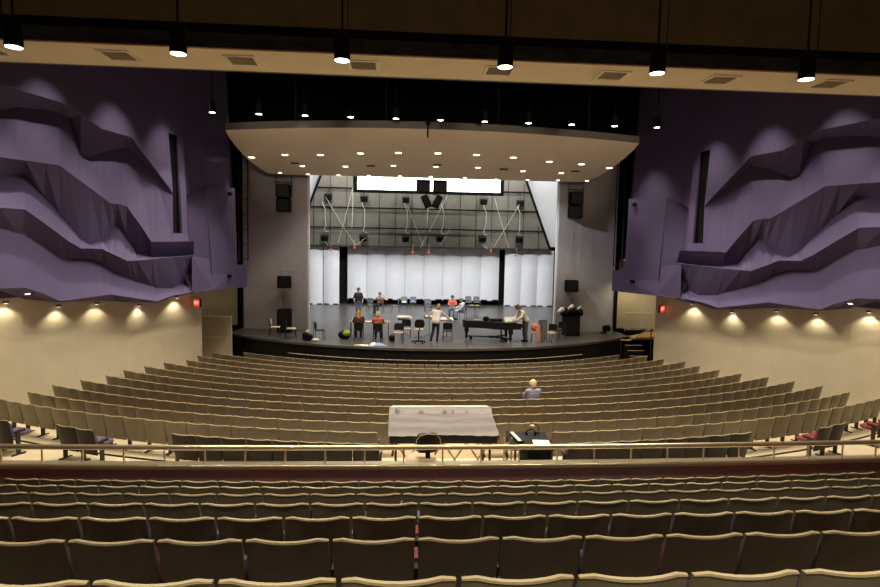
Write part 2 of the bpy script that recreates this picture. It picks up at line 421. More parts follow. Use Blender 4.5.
# loose pairs of seats standing in the cross aisle
def zfl(x, y): return floor_z(math.hypot(x, y - YCM))
for (x, y, rz, c, lab, la) in [(-9.05, 12.78, -0.42, 'violet', 'dark theatre seat of the aisle pair on the left, outer one', True), (-8.54, 12.55, -0.42, 'violet', 'dark theatre seat with violet cushion folded down, left aisle pair', False),
                              (8.32, 12.50, 0.42, 'burgundy', 'dark theatre seat with red cushion folded down, right aisle pair', True), (8.83, 12.73, 0.42, 'burgundy', 'dark theatre seat of the aisle pair on the right, outer one', False),
                              (-10.72, 13.25, -0.42, 'violet', 'dark theatre seat cut by the left edge, alone in the aisle', True), (10.72, 13.42, 0.42, 'burgundy', 'dark theatre seat cut by the right edge, alone in the aisle', True)]:
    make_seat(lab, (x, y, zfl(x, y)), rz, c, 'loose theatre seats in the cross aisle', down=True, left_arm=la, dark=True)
print('individual seats', n_ind)

# ------------------------------------------------------------------ parapet and rail
def ry(x): return 10.04 + x * x / 400.0        # the parapet bows gently like the rows
XS = [-13 + 26 * k / 40 for k in range(41)]
def sweep(b, prof):                              # prof: (dy, z) outline swept along the parapet
    return b.loft([[(x, ry(x) + dy, z) for dy, z in prof] for x in XS])
b = MB(); sweep(b, [(.02, -.74), (.18, -.74), (.18, .43), (.02, .43)]); pw = struct(b.build('wall_parapet', M['carpet']), 'burgundy carpeted parapet below the railing')
b = MB(); sweep(b, [(-.02, .425), (.22, .425), (.22, .455), (.20, .463), (0, .463), (-.02, .455)])
b.tube([(x, ry(x) + .005, .440) for x in XS], .034, 12).tube([(x, ry(x) + .005, .398) for x in XS], .016, 10); b.build('cap', M['brass'], pw, smooth=50)
hr = thing('handrail', 'pale metal handrail on thin posts along the parapet', 'railing', (0, ry(0) + 0.10, 0.465))
b = MB(); b.tube([(x, ry(x) - ry(0), 0.285) for x in XS], 0.046, 10); b.build('rail', M['brass'], hr, smooth=True)
pm = MB().tube([(0, 0, 0), (0, 0, 0.26)], 0.016, 8).mesh('post', M['brass'], smooth=True)
for k in range(-16, 17):
    o = link('post', pm, hr); x = -1.65 + 0.705 * k; o.location = (x, ry(x) - ry(0), 0)

# ------------------------------------------------------------------ cream side walls with scallop lamps
for sgn, side in ((-1, 'left'), (1, 'right')):
    b = MB()
    # shallow vertical folds in the wall
    YE = 25.1 if sgn < 0 else 25.62
    ys = [7.0, 12.5, 15.2, 17.0, 18.9, 20.8, 22.6, YE]; off = [0, .10, 0, .10, 0, .12, 0, 0]
    top = []; bot = []; nb = []; ntp = []
    for Y, f in zip(ys, off):
        x = (wall_x(Y) - f) ; top.append((sgn * x, Y, 3.2)); bot.append((sgn * x, Y, -1.5))
    b.grid([bot, top], (sgn * 0.25, 0.05, 0))
    struct(b.build('wall_' + side, M['cream']), f'cream {side} side wall under the purple panels')
    # return at the stage end of the wall and the passage beyond
    b = MB(); b.box((sgn * (wall_x(YE) + 1.62), YE - .06, 0.9), (3.2, 0.12, 4.9)); struct(b.build('wall_%s_return' % side, M['cream']))
    b = MB(); b.box((sgn * 12.2, 31.3, 1.2), (6.0, 0.2, 5.2)).box((sgn * 13.6, 28.2, 1.2), (0.2, 6.2, 5.2)); struct(b.build('wall_%s_passage' % side, M['cream']))
    b = MB(); b.box((sgn * 11.75, 29.6, -0.06), (3.7, 3.2, 0.12)); struct(b.build('floor_%s_passage' % side, M['orangewood']))
    b = MB(); b.box((sgn * 11.9, 28.4, 3.85), (3.2, 5.8, 0.1)); struct(b.build('ceiling_%s_passage' % side, M['cream']))

# ------------------------------------------------------------------ purple faceted upper walls
WALL_A = [
  [(-11.85, 15.58, 8.24), (-12.24, 16.14, 7.73), (-11.87, 15.50, 6.43), (-12.26, 16.06, 5.96), (-11.89, 15.45, 5.16), (-12.24, 15.95, 4.65), (-11.95, 15.41, 3.11), (-12.58, 16.35, 2.97)],
  [(-11.72, 16.02, 8.24), (-12.10, 16.61, 7.92), (-11.74, 15.95, 6.44), (-12.12, 16.53, 6.11), (-11.76, 15.89, 5.16), (-12.11, 16.41, 4.53), (-11.82, 15.86, 3.09), (-12.44, 16.82, 2.77)],
  [(-11.66, 16.24, 8.24), (-12.04, 16.83, 7.95), (-11.68, 16.17, 6.45), (-12.06, 16.76, 6.14), (-11.70, 16.11, 5.16), (-12.04, 16.63, 4.53), (-11.76, 16.08, 3.08), (-12.37, 17.05, 2.67)],
  [(-11.49, 16.82, 8.24), (-11.86, 17.43, 8.04), (-11.51, 16.74, 6.46), (-11.89, 17.33, 5.56), (-11.53, 16.68, 4.81), (-11.87, 17.22, 4.21), (-11.59, 16.65, 2.87), (-12.19, 17.67, 2.56)],
  [(-11.36, 17.27, 8.24), (-11.73, 17.90, 8.08), (-11.38, 17.20, 6.47), (-11.76, 17.79, 5.11), (-11.40, 17.12, 4.52), (-11.74, 17.68, 3.88), (-11.46, 17.10, 2.63), (-12.05, 18.15, 2.48)],
  [(-11.28, 17.53, 8.22), (-11.65, 18.18, 7.98), (-11.31, 17.46, 6.33), (-11.68, 18.05, 4.84), (-11.33, 17.38, 4.35), (-11.66, 17.96, 3.84), (-11.38, 17.37, 2.63), (-11.97, 18.44, 2.47)],
  [(-11.16, 17.96, 8.06), (-11.53, 18.60, 7.06), (-11.18, 17.89, 6.11), (-11.55, 18.49, 4.39), (-11.20, 17.81, 4.13), (-11.53, 18.41, 3.83), (-11.25, 17.82, 2.64), (-11.83, 18.91, 2.45)],
  [(-11.08, 18.24, 7.96), (-11.44, 18.88, 6.94), (-11.10, 18.16, 5.97), (-11.47, 18.78, 4.25), (-11.12, 18.10, 4.13), (-11.44, 18.70, 3.80), (-11.17, 18.10, 2.65), (-11.75, 19.21, 2.44)],
  [(-10.94, 18.71, 7.79), (-11.30, 19.39, 7.18), (-10.96, 18.63, 5.72), (-11.33, 19.29, 4.39), (-10.98, 18.58, 4.12), (-11.30, 19.20, 3.65), (-11.03, 18.59, 2.66), (-11.60, 19.72, 2.39)],
  [(-10.84, 19.05, 7.79), (-11.19, 19.74, 7.31), (-10.87, 18.97, 5.55), (-11.22, 19.65, 4.67), (-10.88, 18.91, 3.98), (-11.20, 19.54, 3.40), (-10.93, 18.93, 2.67), (-11.49, 20.09, 2.34)],
  [(-10.77, 19.32, 7.78), (-11.11, 20.03, 7.41), (-10.79, 19.24, 5.56), (-11.14, 19.94, 4.90), (-10.81, 19.18, 3.88), (-11.12, 19.82, 3.27), (-10.85, 19.20, 2.61), (-11.41, 20.38, 2.29)],
  [(-10.65, 19.70, 7.78), (-10.99, 20.43, 7.54), (-10.68, 19.63, 5.50), (-11.02, 20.33, 4.44), (-10.69, 19.57, 3.72), (-11.00, 20.22, 3.13), (-10.74, 19.59, 2.53), (-11.29, 20.79, 2.23)],
  [(-10.60, 19.87, 7.78), (-10.91, 20.54, 7.44), (-10.63, 19.79, 5.32), (-10.97, 20.50, 4.24), (-10.64, 19.74, 3.72), (-10.95, 20.39, 3.07), (-10.69, 19.77, 2.50), (-11.24, 20.97, 2.21)],
  [(-10.53, 20.13, 7.56), (-10.80, 20.71, 7.28), (-10.55, 20.05, 5.06), (-10.90, 20.76, 3.93), (-10.57, 20.00, 3.73), (-10.88, 20.66, 2.98), (-10.61, 20.03, 2.44), (-11.15, 21.25, 2.18)],
  [(-10.34, 20.78, 7.02), (-10.50, 21.16, 6.81), (-10.37, 20.70, 4.36), (-10.69, 21.46, 3.82), (-10.37, 20.68, 3.76), (-10.67, 21.36, 2.76), (-10.41, 20.71, 2.31), (-10.94, 21.98, 2.10)],
  [(-10.27, 21.03, 6.82), (-10.39, 21.32, 6.63), (-10.29, 20.96, 4.37), (-10.62, 21.73, 3.82), (-10.30, 20.94, 3.77), (-10.60, 21.62, 2.67), (-10.34, 20.96, 2.25), (-10.87, 22.25, 2.07)],
  [(-10.04, 21.82, 6.16), (-10.06, 21.86, 6.08), (-10.05, 21.77, 4.38), (-10.37, 22.58, 3.82), (-10.06, 21.75, 3.81), (-10.35, 22.47, 2.61), (-10.10, 21.79, 2.40), (-10.61, 23.13, 2.22)]]
WALL_B = [
  [(-10.05, 21.77, 4.38), (-10.37, 22.58, 3.82), (-10.06, 21.75, 3.81), (-10.35, 22.47, 2.61), (-10.10, 21.79, 2.40), (-10.61, 23.13, 2.22)],
  [(-9.89, 22.34, 4.40), (-10.20, 23.17, 3.85), (-9.89, 22.33, 3.83), (-10.18, 23.07, 2.80), (-9.93, 22.37, 2.42), (-10.43, 23.74, 2.24)],
  [(-9.80, 22.66, 4.40), (-10.10, 23.50, 3.87), (-9.80, 22.64, 3.85), (-10.08, 23.40, 3.00), (-9.84, 22.68, 2.43), (-10.34, 24.07, 2.25)],
  [(-9.71, 22.95, 4.41), (-10.02, 23.80, 3.88), (-9.72, 22.93, 3.86), (-9.99, 23.70, 3.18), (-9.75, 22.98, 2.44), (-10.25, 24.39, 2.26)]]

def purple(side):
    sg = -1 if side == 'left' else 1
    root = thing('wall_%s_upper' % side, None, None, (0, 0, 0)); root['kind'] = 'structure'; root['label'] = f'purple faceted {side} upper wall of overlapping panels'
    def P(Y, z, out): return (sg * (wall_x(Y) - out - .1), Y, z)
    def mx(p): return (p[0] * -sg, p[1], p[2])
    PE, LE = (25.85, 26.5) if side == 'left' else (26.3, 27.1)
    def quad(b, *pts): b._add(list(pts), [(0, 1, 2, 3)])
    ext = [[(x - .29 * d, y - d, z) for x, y, z in WALL_A[0]] for d in (7.5, 3.2)]
    A = [[P(c[0][1], 13.4, .6)] + [mx(p) for p in c] for c in ext + WALL_A]
    A[0][0] = P(8.0, 13.4, .6)
    B = [[mx(p) for p in c] for c in WALL_B]
    bands = [(0, 1, 2), (2, 3, 4), (4, 5, 6), (6, 7, 8)]
    offB = {1: None, 2: (0, 1, 2), 3: (2, 3, 4), 0: None}
    for k in range(4):
        bb = MB(); lo, hi = bands[k][0], bands[k][-1]
        bb.grid([[c[r] for c in A] for r in range(lo, hi + 1)])
        if k >= 1:
            o = {1: (0, 2), 2: (1, 4), 3: (3, 6)}[k]
            rr = list(range(*o)) if k > 1 else [0, 1]
            bb.grid([[c[r] for c in B] for r in rr])
        bb.build('acoustic_panel', M['purple'], root)
    # tall slot window framed by narrow strips
    bb = MB()
    y0, y1, y2 = 21.80, 22.36, 22.66
    quad(bb, P(y0, 4.385, 1.0), P(y2, 4.40, 1.0), P(y2, 4.70, .96), P(y0, 4.70, .96))
    quad(bb, P(y0, 4.70, .96), P(y1, 4.70, .96), P(y1, 4.70, .74), P(y0, 4.70, .74))
    quad(bb, P(y1, 4.70, .96), P(y2, 4.70, .96), P(y2, 8.31, .86), P(y1, 8.31, .86))
    quad(bb, P(y1, 4.70, .96), P(y1, 8.31, .86), P(y1, 8.31, .80), P(y1, 4.70, .88))
    quad(bb, P(y0, 8.31, .86), P(y2, 8.31, .86), P(y2, 13.4, .60), P(y0, 13.4, .60))
    quad(bb, P(y0, 8.31, .86), P(y1, 8.31, .86), P(y1, 8.31, .74), P(y0, 8.31, .74))
    quad(bb, P(y2, 4.40, 1.0), P(y2, 13.4, .60), P(y2, 13.4, .20), P(y2, 4.40, .30))
    bb.build('slot_frame', M['purple'], root)
    bb = MB(); quad(bb, P(y0, 4.7, .75), P(y1, 4.7, .75), P(y1, 8.31, .75), P(y0, 8.31, .75)); quad(bb, P(y0, 4.7, .95), P(y0, 8.31, .86), P(y0, 8.31, .75), P(y0, 4.7, .75))
    quad(bb, P(y1, 4.70, .88), P(y1, 8.31, .80), P(y1, 8.31, .74), P(y1, 4.70, .74)); bb.build('slot_opening', M['black'], root)
    # recessed facets and the pier beyond the slot
    bb = MB()
    quad(bb, P(22.66, 3.8, .45), P(23.6, 3.8, .40), P(23.5, 6.3, .30), P(22.66, 6.0, .55))
    quad(bb, P(22.66, 6.0, .75), P(23.5, 6.3, .50), P(23.6, 13.4, .25), P(22.66, 13.4, .55))
    quad(bb, P(22.66, 6.0, .75), P(23.5, 6.3, .50), P(23.5, 6.3, .30), P(22.66, 6.0, .55))
    quad(bb, P(23.6, 3.1, .45), P(24.3, 3.1, .80), P(24.2, 6.6, .72), P(23.5, 6.3, .30))
    quad(bb, P(23.5, 6.3, .50), P(24.2, 6.6, .62), P(24.4, 13.4, .40), P(23.6, 13.4, .25))
    quad(bb, P(24.3, 2.9, .85), P(PE, 2.9, 1.0), P(PE, 6.75, .92), P(24.2, 6.6, .72))
    quad(bb, P(24.2, 6.6, .62), P(PE, 6.75, .72), P(PE, 13.4, .55), P(24.4, 13.4, .40))
    quad(bb, P(24.2, 6.6, .72), P(PE, 6.75, .92), P(PE, 6.75, .72), P(24.2, 6.6, .62))
    quad(bb, P(PE, 2.4, 1.0), P(PE, 13.4, .55), P(PE, 13.4, -.4), P(PE, 2.4, -.4))
    quad(bb, P(22.85, 3.86, .97), P(24.2, 3.7, .78), P(24.2, 2.43, .95), P(22.85, 2.44, .96))
    # lower band under the facets
    quad(bb, P(22.9, 2.44, .95), P(23.9, 2.43, .97), P(24.3, 3.1, .82), P(22.95, 3.2, .50))
    quad(bb, P(22.95, 3.2, .50), P(24.3, 3.1, .80), P(23.6, 3.9, .42), P(22.95, 3.9, .42))
    quad(bb, P(23.9, 2.43, .97), P(PE, 2.40, 1.0), P(PE, 3.0, 1.0), P(24.3, 3.1, .84))
    quad(bb, P(22.9, 2.44, .95), P(PE, 2.40, 1.0), P(PE, 2.40, .0), P(22.9, 2.40, .0))
    bb.build('pier', M['purple'], root)
    bb = MB(); quad(bb, P(6.0, 2.75, .06), P(25.4, 2.75, .06), P(25.4, 13.4, .06), P(6.0, 13.4, .06)); bb.build('backing', M['purple'], root)
    # box lip at the stage end
    bb = MB(); q = [P(PE - .1, 2.40, 1.0), P(LE, 2.40, 1.02), P(LE, 2.40, .1), P(PE - .1, 2.40, .1)]
    bb.loft([q, [(x, y, 3.40) for x, y, z in q]]); bb.build('box_front', M['purple'], root)
    # black back between pier and proscenium, with lighting ladder inside
    bb = MB(); bb.box((sg * 9.85, 31.0, 5.2), (0.9, 0.1, 17.0)).box((sg * 11.4, 31.0, 8.7), (3.0, .1, 9.8)); struct(bb.build('wall_%s_tower_back' % side, M['black']))
    bb = MB(); bb.box((sg * 9.80, 30.5, 5.5), (0.10, 0.9, 15.0)); struct(bb.build('trim_%s_tower' % side, M['black']))
    # small fixed cameras or speakers on the pier
    for kk, (Y, z, lab) in enumerate([(PE - .35, 6.45, 'upper'), (PE - .45, 2.95, 'lower')]):
        x, y, z = P(Y, z, .97); t = thing('camera_unit', f'{lab} small black fixture on the {side} purple pier', 'fixture', (x, y, z), 0, 'small fixtures on the purple piers')
        MB().box((0, -.16, 0), (.14, .26, .13)).build('housing', M['black'], t); MB().tube([(0, 0, 0), (0, -.10, 0)], .025).build('bracket', M['dark'], t)
    # lighting ladder in the slot
    t = thing('lighting_ladder', f'black lighting ladder with rungs in the gap {side} of the stage', 'ladder', (sg * 9.42, 28.9, 0))
    for dx in (-.22, .22): MB().tube([(dx, 0, 3.5), (dx, 0, 9.5)], .03, 6).build('upright', M['dark'], t)
    for zz in range(5, 13): MB().tube([(-.22, 0, zz * .72), (.22, 0, zz * .72)], .02, 6).build('rung', M['dark'], t)
purple('left'); purple('right')
for sgn in (-1, 1):
    for Y in (11.8, 14.2, 16.5, 18.9, 21.3):
        spot((sgn * (wall_x(Y) - 2.4), Y, 10.4), 850, WARM, 58, 1.0, .06, (sgn * (wall_x(Y) - 1.0), Y + .2, 2.2))
    for Y in (14.0, 16.8, 19.6, 22.4):
        spot((sgn * 4.6, Y, 10.1), 1080, WARM, 44, .9, .08, (sgn * (wall_x(Y + .4) - .9), Y + .4, 3.0))  # added spots without fixtures, filling in the lower wall layers
    spot((sgn * (wall_x(24.6) - 2.6), 24.6, 10.0), 700, WARM, 56, 1.0, .06, (sgn * (wall_x(24.8) - .9), 24.9, 3.5))

# ------------------------------------------------------------------ ceilings
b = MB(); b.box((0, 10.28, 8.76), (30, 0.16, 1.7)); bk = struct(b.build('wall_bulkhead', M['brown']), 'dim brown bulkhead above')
b = MB()
for x in (-8.3, -5.5, -2.7, .1, 2.9, 5.7, 8.5): b.box((x, 10.195, 8.75), (0.02, 0.012, 1.7))
b.build('seam', M['dark'], bk)
b = MB(); b.box((0, 10.56, 7.955), (30, 0.74, 0.15)); struct(b.build('ceiling_slot', M['dirty']), 'sooty black slot behind the bulkhead')
b = MB(); b.box((0, 11.70, 7.98), (30, 1.40, 0.16)); so = struct(b.build('ceiling_soffit', M['soffit']), 'cream soffit with square vents')
b = MB(); b.box((0, 10.97, 7.945), (30, 0.07, 0.15)); b.build('edge', M['woodedge'], so)
b = MB(); b.box((0, 12.45, 9.0), (30, 0.1, 2.2)); struct(b.build('trim_soffit_back', M['dark']))
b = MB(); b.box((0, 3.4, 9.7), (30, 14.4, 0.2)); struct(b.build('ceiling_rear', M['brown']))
b = MB(); b.box((0, 21.5, 13.5), (30, 20, 0.2)); struct(b.build('ceiling', M['black']), 'black void ceiling over the main floor')
b = MB(); b.box((0, -3.8, 5), (30, 0.2, 11)); struct(b.build('wall_rear', M['cream']))
for sgn, side in ((-1, 'left'), (1, 'right')):
    b = MB(); b.box((sgn * 14.2, 1.6, 5), (0.2, 11.0, 11)); struct(b.build('wall_%s_rear' % side, M['cream']))
b = MB(); b.box((0, 30.9, 11.0), (22, 0.2, 5.6)); struct(b.build('wall_proscenium_header', M['black']))

VENTS = [-9.5, -7.14, -4.84, -2.52, 0.16, 2.46, 4.72, 7.08]
v0 = None
for k, x in enumerate(VENTS):
    lab = f'square cream air vent in the soffit, {ORD[k + 1]} from the left'
    if v0 is None:
        v0 = thing('ceiling_vent', lab, 'vent', (x, 11.66, 7.90), 0, 'air vents along the cream soffit')
        b = MB()
        for dx, dy, w, d in ((0, -.27, .60, .06), (0, .27, .60, .06), (-.27, 0, .06, .48), (.27, 0, .06, .48)): b.box((dx, dy, -.012), (w, d, .03))
        b.build('frame', M['ventframe'], v0)
        b = MB(); b.box((0, 0, -.001), (.48, .48, .006))
        b.build('backing', M['ventdark'], v0)
        b = MB()
        for j in range(7): b.box((0, -.20 + j * .067, -.008), (.48, .02, .02), (0.5, 0, 0))
        b.build('grille', M['vent'], v0)
    else: dup(v0, lab, (x, 11.66, 7.90))

# ------------------------------------------------------------------ pendant cans
def pendant(label, loc, ztop, group, r=.115, h=.37, L='lens'):
    t = thing('pendant_lamp', label, 'lamp', loc, 0, group)
    MB().lathe([(r * .55, h + .03), (r, h), (r, 0.0), (r * .93, 0.0), (r * .9, .03)][::-1], n=20).build('can', M['black'], t, smooth=True)
    MB().lathe([(r * .9, .0), (r * .9, .012)], n=20).build('lens', M[L], t)
    MB().tube([(0, 0, h + .02), (0, 0, ztop - loc[2])], .016, 6).build('rod', M['black'], t)
    return t
for k, x in enumerate([-7.13, -4.92, -2.63, -.26, 2.04, 4.38]):
    pendant(f'large black can pendant with bright lens near the soffit, {ORD[k + 1]} from the left', (x, 8.6, 7.02), 9.6, 'large can pendants over the upper tier')
    spot((x, 8.6, 6.99), 260, WARM, 104, .35, .08)
for x in [-6, -3.6, -1.2, 1.2, 3.6, 6]:
    spot((x, 3.6, 8.6), 600, WARM, 80, .5, .08); spot((x, -1.2, 8.6), 1300, WARM, 80, .5, .08)  # added spots out of view, no cans; they brighten the upper seat backs
for k in range(11):
    x = -8.54 + 1.643 * k
    pendant(f'small black can pendant above the canopy edge, {ORD[k + 1]} from the left', (x, 21.6, 9.02), 13.4, 'can pendants above the canopy')
    spot((x, 21.6, 8.99), 480, WARM, 84, .35, .08)
for k in range(9):
    x = -6.91 + 1.65 * k
    pendant(f'small black can pendant peeking under the soffit edge, {ORD[k + 1]} from the left', (x, 19.0, 9.92), 13.4, 'can pendants behind the soffit')
    spot((x, 19.0, 9.89), 520, WARM, 84, .35, .08)
for k in range(8):
    x = -8.75 + 2.5 * k
    spot((x * .86, 14.2, 10.4), 900, WARM, 92, .35, .08)

for x in (-9, -6.4, -3.8, -1.2, 1.4, 4.0, 6.6, 9.2):
    spot((x, 12.9, 9.4), 800, WARM, 58, .5, .08)  # added spots hidden above the soffit, brightening the cross aisle

# ------------------------------------------------------------------ scallop lamps on the cream walls
SCAL = [(14.3, 2.70), (16.45, 2.62), (18.05, 2.36), (19.45, 2.30), (21.30, 2.06), (23.28, 2.17)]
for sgn, side in ((-1, 'left'), (1, 'right')):
    for k, (Y, zz) in enumerate(SCAL):
        x = sgn * (wall_x(Y) - .20)
        t = thing('wall_washer', f'small recessed downlight close to the {side} cream wall, {ORD[len(SCAL) - k]} from the stage', 'lamp', (x, Y, zz), 0, 'downlights washing the cream walls')
        MB().lathe([(.07, 0), (.07, .06)], n=14).build('housing', M['purple'], t, smooth=True); MB().lathe([(.05, -.006), (.05, .0)], n=14).build('lens', M['lensb'], t)
        spot((x - sgn * .10, Y, zz - .03), (24 if k < 5 else 40), (1, .86, .58), 124, .5, .04, (x + sgn * .08, Y, 0))
    for k, (Y, zz, xx) in enumerate([(16.65, 2.86, 12.04), (19.8, 2.50, 11.12)]):
        t = thing('soffit_downlight', f'bright oval downlight in the sloped underside of the {side} purple wall, {("far", "near")[k]} from the stage', 'lamp', (sgn * xx, Y, zz - .015), 0, 'oval downlights under the purple walls')
        MB().ell((0, 0, 0), (.095, .095, .03), 16, 6, (.30, 0, 0)).build('lens', M['lensb'], t, smooth=True); MB().lathe([(.13, 0), (.13, .02)], n=18, rot=(.3, 0, 0)).build('trim_ring', M['purple'], t)

# ------------------------------------------------------------------ stage
RS = 14.05
def stage_arc(R, a0, a1, n): return [(R * math.sin(a), YCM - R * math.cos(a)) for a in [a0 + (a1 - a0) * k / n for k in range(n + 1)]]
am = math.asin(10.3 / RS) if 10.3 < RS else 1.0
arc = stage_arc(RS + .25, -0.80, 0.80, 48)
poly = arc + [(12.5, 30.5), (12.5, 44.6), (-12.5, 44.6), (-12.5, 30.5)]
b = MB(); b.prism(poly, -.10, 0.0); struct(b.build('floor_stage', M['stage']), 'dark polished stage floor')
poly2 = stage_arc(RS + .20, -0.80, 0.80, 48) + [(12.2, 30.4), (-12.2, 30.4)]
b = MB(); b.prism(poly2, -1.9, -.102); struct(b.build('trim_stage_front', M['fascia']), 'black curved stage front')
# pit barrier of short panels
pr_ = thing('pit_barrier', 'low black curved barrier of panels between stage and front row', 'barrier', (0, 0, 0))
for k in range(-7, 8):
    R = 14.62; da = .93 / R; a0, a1 = (k - .48) * da, (k + .48) * da
    q = stage_arc(R, a0, a1, 4); q2 = stage_arc(R - .06, a1, a0, 4)
    pn = MB().prism(q + q2, -1.27, -.46).build('panel', M['fascia'], pr_)
    MB().prism(q + q2, -.46, -.445).build('cap', M['vent'], pn)
# stage end blocks and steps
st = thing('stage_steps', 'dark steps with pale nosings at the right end of the stage', 'steps', (9.58, 27.05, 0))
for k in range(5):
    h = 1.26 - .21 * (k + 1)
    sp = MB().box((0, -.14 - k * .28, -1.27 + h / 2), (.80, .28, h)).build('step', M['fascia'], st)
    MB().box((0, -.26 - k * .28, -1.27 + h + .01), (.80, .05, .02)).build('nosing', M['tan'], sp)

# proscenium
for sgn, side in ((-1, 'left'), (1, 'right')):
    q = [(sgn * 6.38, 29.25), (sgn * 9.80, 30.1), (sgn * 9.80, 30.35), (sgn * 6.38, 29.48)]
    b = MB(); b.prism(q, 0.0, 9.1); struct(b.build('wall_%s_proscenium' % side, M['grey']), f'grey {side} proscenium wall beside the stage opening')
    b = MB(); b.box((sgn * 6.33, 29.36, 4.55), (.08, .24, 9.1)); struct(b.build('trim_%s_proscenium' % side, M['white']), 'white proscenium edge')
    b = MB(); b.box((sgn * 12.4, 38.0, 5.5), (.2, 12.9, 11.0)); struct(b.build('wall_%s_stage' % side, M['black']))
    b = MB(); b.box((sgn * 8.8, 43.3, 7.6), (5.4, .1, 6.2)); struct(b.build('wall_%s_wing_panel' % side, M['white']), 'white tall side panel upstage')
b = MB(); b.box((0, 44.4, 5.5), (26, .2, 11.2)); struct(b.build('wall_stage_back', M['black']))
b = MB(); b.box((0, 37.4, 11.1), (26, 14.4, .2)); struct(b.build('ceiling_stage', M['black']))

# ------------------------------------------------------------------ canopy
cn = thing('acoustic_canopy', 'beige curved acoustic canopy hanging over the stage front', 'canopy', (0, 0, 0))
def can_z(Y): return 9.02 - (Y - 22.8) * (1.22 / 5.7)
front = []
for k in range(25):
    t = -1 + 2 * k / 24; front.append((8.32 * t, 22.75 + .72 * t * t))
side_r = [(8.39, 24.2), (8.38, 25.1), (8.32, 26.0), (8.20, 26.9), (8.02, 27.7), (7.78, 28.35)]
outline = [(x - .31, y) for x, y in front + side_r + [(7.4, 28.45), (-7.4, 28.45)] + [(-x, y) for x, y in reversed(side_r)]]
b = MB(); n = len(outline)
vs = [(x, y, can_z(y) - .11) for x, y in outline] + [(x, y, can_z(y) + .17) for x, y in outline]
b._add(vs[:n], [tuple(reversed(range(n)))]); b.build('underside', M['canopy'], cn)
b = MB(); b._add(vs, [tuple(range(n, 2 * n))] + [(j, (j + 1) % n, n + (j + 1) % n, n + j) for j in range(n)]); b.build('fascia', M['canopyedge'], cn)
for x in (-6, -2.4, 2.2, 6):
    MB().tube([(x, 23.9, can_z(23.9)), (x, 23.9, 13.4)], .03, 6).build('hanger', M['dark'], cn)
CL = [[(-8.33, 26.28), (-6.81, 25.87), (-5.26, 25.75), (-3.51, 25.44), (-1.88, 25.25), (-.18, 25.17), (1.5, 25.21), (3.16, 25.4), (4.87, 25.77), (6.4, 25.96), (7.84, 26.33)],
      [(-6.28, 27.2), (-4.31, 27.1), (-2.1, 26.83), (-.16, 26.8), (1.79, 26.77), (3.96, 27.06), (5.83, 27.18)],
      [(-7.5, 28.2), (-6.2, 28.3), (-4.75, 28.3), (-3.3, 28.25), (-1.8, 28.2), (-.31, 28.17), (1.35, 28.18), (2.9, 28.3), (4.45, 28.25), (5.95, 28.2), (7.4, 28.15)]]
for ri, rw in enumerate(CL):
    for k, (x, y) in enumerate(rw):
        z = can_z(y) - .11
        r = (.13, .11, .08)[ri]
        t = thing('recessed_downlight', f'recessed round downlight in the canopy, {("front", "middle", "rear")[ri]} row, {ORD[k + 1]} from the left', 'lamp', (x, y, z), 0, 'recessed downlights in the canopy')
        MB().lathe([(r + .03, -.012), (r + .03, .0)], n=16).build('trim_ring', M['canopy'], t); MB().lathe([(r, -.03), (r, -.013)], n=16).build('lens', M['lensb'], t)
        if ri < 2: spot((x, y, z - .06), 170, (1, .87, .66), 92 if abs(x) > 6 else 72, .5, .06)
for k, (x, y) in enumerate([(-6.57, 26.9), (-3.15, 26.95), (-.11, 26.6), (3.01, 26.9), (6.41, 26.9)]):
    t = thing('canopy_vent', f'black slot vent in the canopy underside, {ORD[k + 1]} from the left', 'vent', (x, y, can_z(y) - .115), 0, 'slot vents in the canopy')
    MB().box((0, 0, -.008), (.38, .26, .02)).build('frame', M['dark'], t); MB().box((0, 0, -.019), (.32, .20, .01)).build('grille', M['black'], t)
t = thing('hanging_microphone', 'small black box with rod hanging from the canopy front', 'microphone', (-.75, 22.55, can_z(22.7) - .2))
MB().box((0, 0, .3), (.16, .16, .2)).build('box', M['black'], t); MB().tube([(0, 0, .2), (0, 0, -.28)], .03, 8).build('rod', M['black'], t); MB().tube([(0, 0, .4), (0, 0, 4.5)], .008, 6).build('cable', M['black'], t)

# ------------------------------------------------------------------ upstage: shell panels, grey ceiling panel, pipes, lamps
bl = MB(); N = 60
bl.grid([[(-9.5 + 19.0 * k / N, 43.55 + .10 * math.sin(k * 1.7), 0.0) for k in range(N + 1)], [(-9.5 + 19.0 * k / N, 43.55 + .10 * math.sin(k * 1.7), 4.45) for k in range(N + 1)]], (0, .04, 0))
tag(bl.build('black_curtain', M['black'], smooth=True), 'black curtain hanging behind the white shell panels', 'curtain')
def shell_panel(label, x0, x1, Y, z0, z1, group):
    w = x1 - x0; t = thing('shell_panel', label, 'panel', ((x0 + x1) / 2, Y, z0), 0, group)
    h = z1 - z0; rows = []; NU = 10
    b = MB(); b.box((0, .09, h / 2), (w - .015, .05, h)); b.build('backing', M['shellpanel'], t)
    lo, hi = [], []
    rows = []
    for q in [0, .2, .4, .6, .8, 1.0]:
        r = []
        for k in range(NU + 1):
            u = -1 + 2 * k / NU
            ztop = h - .22 - .42 * (1 - math.sqrt(max(0, 1 - u * u * .92)))
            r.append((u * (w / 2 - .012), .06 - .13 * (1 - u * u) , ztop * q))
        rows.append(r)
    b = MB(); b.grid(rows, (0, .02, 0)); b.build('curved_face', M['shellpanel'], t, smooth=True)
    MB().box((0, .0, .04), (w * .9, .12, .08)).build('base', M['black'], t)
for k in range(2):
    x0 = -8.50 + k * 1.19; shell_panel(f'white arched shell panel left of the black gap, {("outer", "inner")[k]} one', x0, x0 + 1.155, 42.4, 0.0, 4.25, 'white shell panels upstage')
